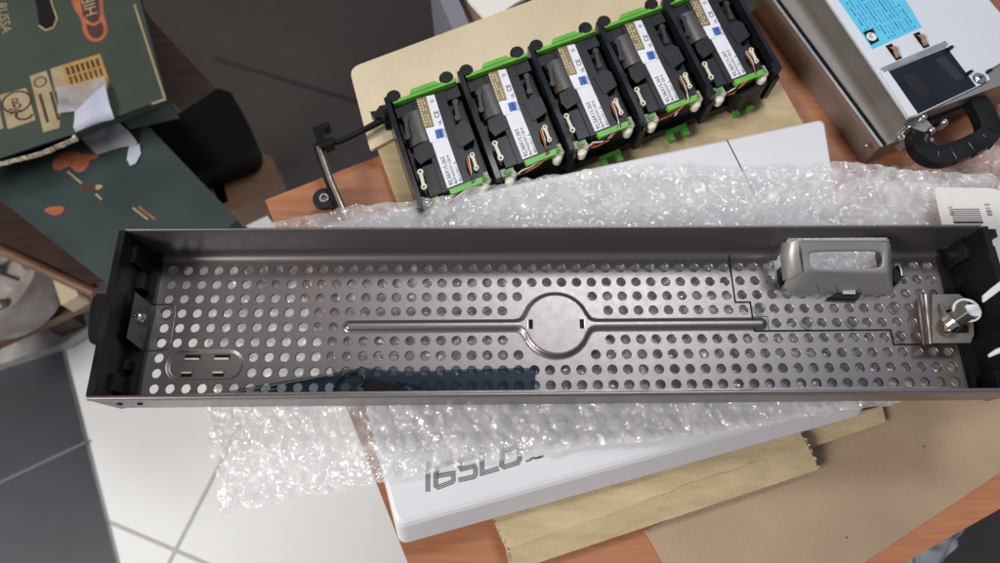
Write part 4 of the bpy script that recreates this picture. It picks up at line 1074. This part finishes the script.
# tape: bridging lid and body
tpm = MB()
def strip_(rows, mb_, m):
    vs = []; fs = []
    n = 8
    for (l, r) in rows:
        for k in range(n+1):
            p_ = l.lerp(r, k/n); vs.append((p_.x, p_.y, p_.z+.18*fbm(p_.x, p_.y, .6, 4)+.08))
    for j in range(len(rows)-1):
        for k in range(n): a = j*(n+1)+k; fs.append([a, a+1, a+n+2, a+n+1])
    mb_.add(vs, fs, m, True)
M['tape_w'] = mat('opaque_tape', (.42, .44, .55), .3, 0, (.52, .52, .60), 12, .3, 60)
t1 = [(q2(245, -10, za+.1), q2(455, -55, za+.1)), (q2(255, 60, za+.1), q2(470, 20, za+.2)), (q2(252, 105, za+.1), q2(480, 70, za+.4))]
strip_(t1, tpm, 'tape')
t2 = [(q2(325, 95, za+.5), q2(455, -25, za+.4)), (q2(322, 130, za+.6), q2(475, 60, za+.6)), (q2(318, 160, za+.4), q2(495, 122, za+.3)), (q2(330, 185, za-.1), q2(500, 128, za-.6))]
strip_(t2, tpm, 'tape_w')
t3 = [(q2(330, 184, za-.1), q2(500, 127, za-.6)), (q2(375, 235, zb_+.8), q2(560, 180, zb_+.8)), (q2(420, 280, zb_+.1), q2(598, 232, zb_+.1))]
strip_(t3, tpm, 'tape')
t4 = [(q2(560, 240, zb_+.1), q2(605, 235, zb_+.1)), (q2(550, 300, zb_+.1), q2(610, 275, zb_+.1)), (q2(565, 330, zb_+.1), q2(590, 320, zb_+.1))]
strip_(t4, tpm, 'tape_w')
tpm.build('tape', gb, lo_)

# ------------------------------------------------------------------ wooden stool under the carton
st = thing('wooden_stand', (-60, 18, ZF), 'dark wooden stand with angled rails under the green carton', 'stand')
qs = zm(0, 200, 3.131); zs = -40
mb = MB(); mb.prism([qs(-300, -140, zs), qs(0, 0, zs), qs(345, 195, zs), qs(360, 250, zs), qs(280, 262, zs), qs(0, 125, zs), qs(-300, -20, zs)], zs-3, zs, 'dk_wood'); mb.build('top_rail', st, bevel=.3)
mb = MB(); mb.tube([qs(-300, 5, zs-1), qs(0, 152, zs-1), qs(250, 268, zs-1), qs(300, 290, zs-1)], .7, 'mid_wood', 8); mb.build('moulding', st)
mb = MB(); z_ = -58; mb.prism([qs(-300, 640, z_), qs(-20, 455, z_), qs(150, 380, z_), qs(290, 318, z_), qs(340, 270, z_), qs(260, 240, z_), qs(110, 215, z_), qs(-20, 180, z_), qs(-300, 150, z_)], z_-2, z_, 'mid_wood'); mb.build('lower_board', st, bevel=.3)
mb = MB(); z_ = -57; mb.prism([qs(105, 225, z_), qs(165, 250, z_), qs(190, 318, z_), qs(95, 360, z_)], z_-1, z_, 'dk_wood'); mb.build('inner_board', st)
mb = MB(); z_ = -50; mb.prism([qs(165, 248, z_), qs(240, 285, z_), qs(245, 300, z_), qs(192, 330, z_)], z_-3, z_, 'cream_wood'); mb.build('block', st, bevel=.2)
for u, v in ((-60, 300), (80, 300)):
    mb = MB(); p_ = qs(u, v, -60); mb.box((p_.x, p_.y, (ZF+.6-60)/2), (4, 4, -60-ZF-.6), 'dk_wood', 25); mb.build('leg', st)
wh = thing('round_disc', (*qs(-30, 150, -50).to_2d(), -57), 'pale round metal disc with bolts at the left edge, below the green carton', 'disc')
c = qs(-65, 205, -50); e = qs(103, 262, -50); rw = (e-c).length; mb = MB()
c = qs(-60, 225, -50); rw = (qs(103, 255, -50)-c).length
mb.lathe((c.x, c.y), [(rw, -57), (rw, -51), (rw*.97, -50), (rw*.72, -50.3), (rw*.68, -51), (rw*.3, -51), (rw*.26, -49.5), (.1, -49.4)], 'wheel', 48, False); d1 = mb.build('rim', wh)
for a in (10, 70, -50, 130):
    x, y = c.x+rw*.84*math.cos(math.radians(a)), c.y+rw*.84*math.sin(math.radians(a)); mb = MB(); mb.lathe((x, y), [(.8, -50.3), (.75, -49.6), (.3, -49.4)], 'steel_dark', 12); mb.build('bolt', wh)
for a in (-20, 40, 100):
    x, y = math.cos(math.radians(a)), math.sin(math.radians(a)); mb = MB(); mb.ribbon([(c.x+x*rw*.3, c.y+y*rw*.3), (c.x+x*rw*.8, c.y+y*rw*.8)], 1.1, -51, -50.2, 'wheel'); mb.build('spoke', wh)
# white skirting strip on the floor
mb = MB(); z_ = ZF+3; mb.prism([at(-200, 420, z_), at(0, 345, z_), at(60, 320, z_), at(98, 300, z_), at(105, 318, z_), at(60, 345, z_), at(0, 364, z_), at(-200, 440, z_)], ZF+.5, z_, mat('worn_white_strip', (.50, .49, .47), .6, 0, (.30, .29, .28), 25, .2, 60))
solo('white_sill', mb, (-80, 18, ZF), 'worn white strip on the floor below the wooden stand', 'sill', bevel=.2)

# chair in the dark
ch = thing('chair', (-35, 42, ZF), 'dark chair with black seat and brown front rail behind the green carton', 'chair')
zc2 = -38
mb = MB(); P = [z4(75, 300, zc2), z4(200, 290, zc2), z4(300, 225, zc2), z4(335, 235, zc2), z4(365, 290, zc2), z4(400, 375, zc2), z4(380, 400, zc2), z4(200, 470, zc2)]
mb.prism(P, zc2-4, zc2, 'cushion'); mb.build('seat', ch, bevel=.8)
mb = MB(); P = [z4(150, 480, zc2-4), z4(230, 455, zc2-4), z4(400, 388, zc2-4), z4(440, 400, zc2-4), z4(458, 460, zc2-4), z4(440, 490, zc2-4), z4(320, 545, zc2-4), z4(220, 600, zc2-4)]
mb.prism(P, zc2-9, zc2-4, 'tan_wood'); fr_ = mb.build('front_rail', ch, bevel=.3)
mb = MB(); mb.prism(round_poly([z4(285, 450, zc2-4), z4(305, 448, zc2-4), z4(328, 515, zc2-4), z4(305, 525, zc2-4)], 1.2), zc2-4.3, zc2-3.9, 'ink'); mb.build('hand_hole', ch, fr_)
for x, y in ((420, 470), (310, 560), (150, 350)):
    mb = MB(); p_ = z4(x, y, -50); mb.box((p_.x, p_.y, (ZF+.6+zc2-9)/2), (3.5, 3.5, zc2-9-ZF-.6), 'dk_wood', 25); mb.build('leg', ch)

# things beyond the carton at the top
mb = MB(); zz = -9
mb.prism([at(424, -60, zz), at(440, 0, zz), at(454, 32, zz), at(470, 26, zz), at(455, -10, zz), at(448, -60, zz)], zz-60, zz, 'greypanel')
solo('cabinet', mb, (-2, 32, zz-60), 'blue-grey cabinet edge behind the cream carton', 'cabinet', bevel=.3)
mb = MB(); zz = -8; mb.prism([at(468, 0, zz), at(455, -30, zz), at(530, -60, zz), at(560, -20, zz), at(515, 3, zz), at(488, 22, zz)], zz-.3, zz, 'paper')
solo('white_sheet', mb, (2, 34, zz), 'white sheet sticking out above the cream carton', 'sheet')
mb = MB(); zz = -9.5; mb.prism([at(450, -60, zz), at(465, 20, zz), at(495, 34, zz), at(600, 5, zz), at(620, -60, zz)], zz-12, zz, 'kraft')
solo('brown_box', mb, (4, 34, zz-12), 'brown cardboard box beneath the white sheet behind the carton', 'box', bevel=.2)

# plastic bag at the lower right
bag = MB(); NU, NV = 60, 40; vs = []; fs = []
c00, c10, c11, c01 = at(880, 590, -30), at(1010, 620, -30), at(985, 520, -30), at(915, 545, -30)
c00, c10, c11, c01 = at(870, 610, -28), at(950, 615, -28), at(980, 498, -28), at(893, 542, -28)
for j in range(NV+1):
    for i in range(NU+1):
        u, v = i/NU, j/NV; q_ = bil(c00, c10, c11, c01, u, v); n_ = fbm(q_.x, q_.y, .16, 2)*3+(1-abs(fbm(q_.x, q_.y, .35, 7))*2)*1.6
        e_ = math.sin(math.pi*u)**.5*math.sin(math.pi*min(1, v*1.0))**.3 if 0 < u < 1 and 0 < v < 1 else 0
        vs.append((q_.x+fbm(q_.x, q_.y, .4, 1)*1.2, q_.y+fbm(q_.x, q_.y, .4, 5)*1.2, q_.z-4+4*e_+n_))
for j in range(NV):
    for i in range(NU): a = j*(NU+1)+i; fs.append([a, a+1, a+NU+2, a+NU+1])
bag.add(vs, fs, 'bag', True)
solo('plastic_bag', bag, (30, -22, -34), 'crumpled pale plastic bag on the floor past the kraft sheet', 'plastic bag')

# ------------------------------------------------------------------ lights
def area(name, loc, target, size, power, col):
    l = bpy.data.lights.new(name, 'AREA'); l.shape = 'RECTANGLE'; l.size, l.size_y = size; l.energy = power; l.color = col
    o = bpy.data.objects.new(name, l); sc.collection.objects.link(o); o.location = Vector(loc)
    o.rotation_euler = (Vector(target)-Vector(loc)).to_track_quat('-Z', 'Y').to_euler()
    return o
area('window_light', (-2.1, -1.15, 1.75), (-.1, .02, -.2), (1.05, .85), 78, (1.0, .985, .96))
area('overhead_fill', (.35, .95, 2.1), (0, .05, 0), (1.0, .35), 24, (.95, .97, 1.0))  # added fill lamp overhead, no fixture known there
w = bpy.data.worlds.new('World'); sc.world = w; w.use_nodes = True; nt = w.node_tree; bg = nt.nodes['Background']
tc = nt.nodes.new('ShaderNodeTexCoord'); sx = nt.nodes.new('ShaderNodeSeparateXYZ'); nt.links.new(tc.outputs['Generated'], sx.inputs[0])
ad = nt.nodes.new('ShaderNodeMath'); ad.operation = 'MULTIPLY_ADD'; ad.inputs[1].default_value = .5; ad.inputs[2].default_value = .5; nt.links.new(sx.outputs[0], ad.inputs[0])
cr = nt.nodes.new('ShaderNodeValToRGB'); cr.color_ramp.elements[0].position = .3; cr.color_ramp.elements[1].position = .7; cr.color_ramp.elements[0].color = (.42, .30, .225, 1); cr.color_ramp.elements[1].color = (.40, .48, .66, 1)
nt.links.new(ad.outputs[0], cr.inputs[0]); nt.links.new(cr.outputs[0], bg.inputs[0]); bg.inputs[1].default_value = .50

# ------------------------------------------------------------------ camera
cd = bpy.data.cameras.new('Camera'); co = bpy.data.objects.new('Camera', cd); sc.collection.objects.link(co)
cd.sensor_width = 36; cd.lens = 36*FOC/1000; cd.clip_start = .01; cd.clip_end = 50
co.matrix_world = Matrix.Translation(CAM*S) @ R3.to_4x4()
cd.dof.use_dof = True; cd.dof.focus_distance = .40; cd.dof.aperture_fstop = 9
sc.camera = co
for o in sc.objects:
    if '_o' in o: del o['_o']
sc.view_settings.view_transform = 'Standard'; sc.view_settings.look = 'None'; sc.view_settings.exposure = 0; sc.view_settings.gamma = 1
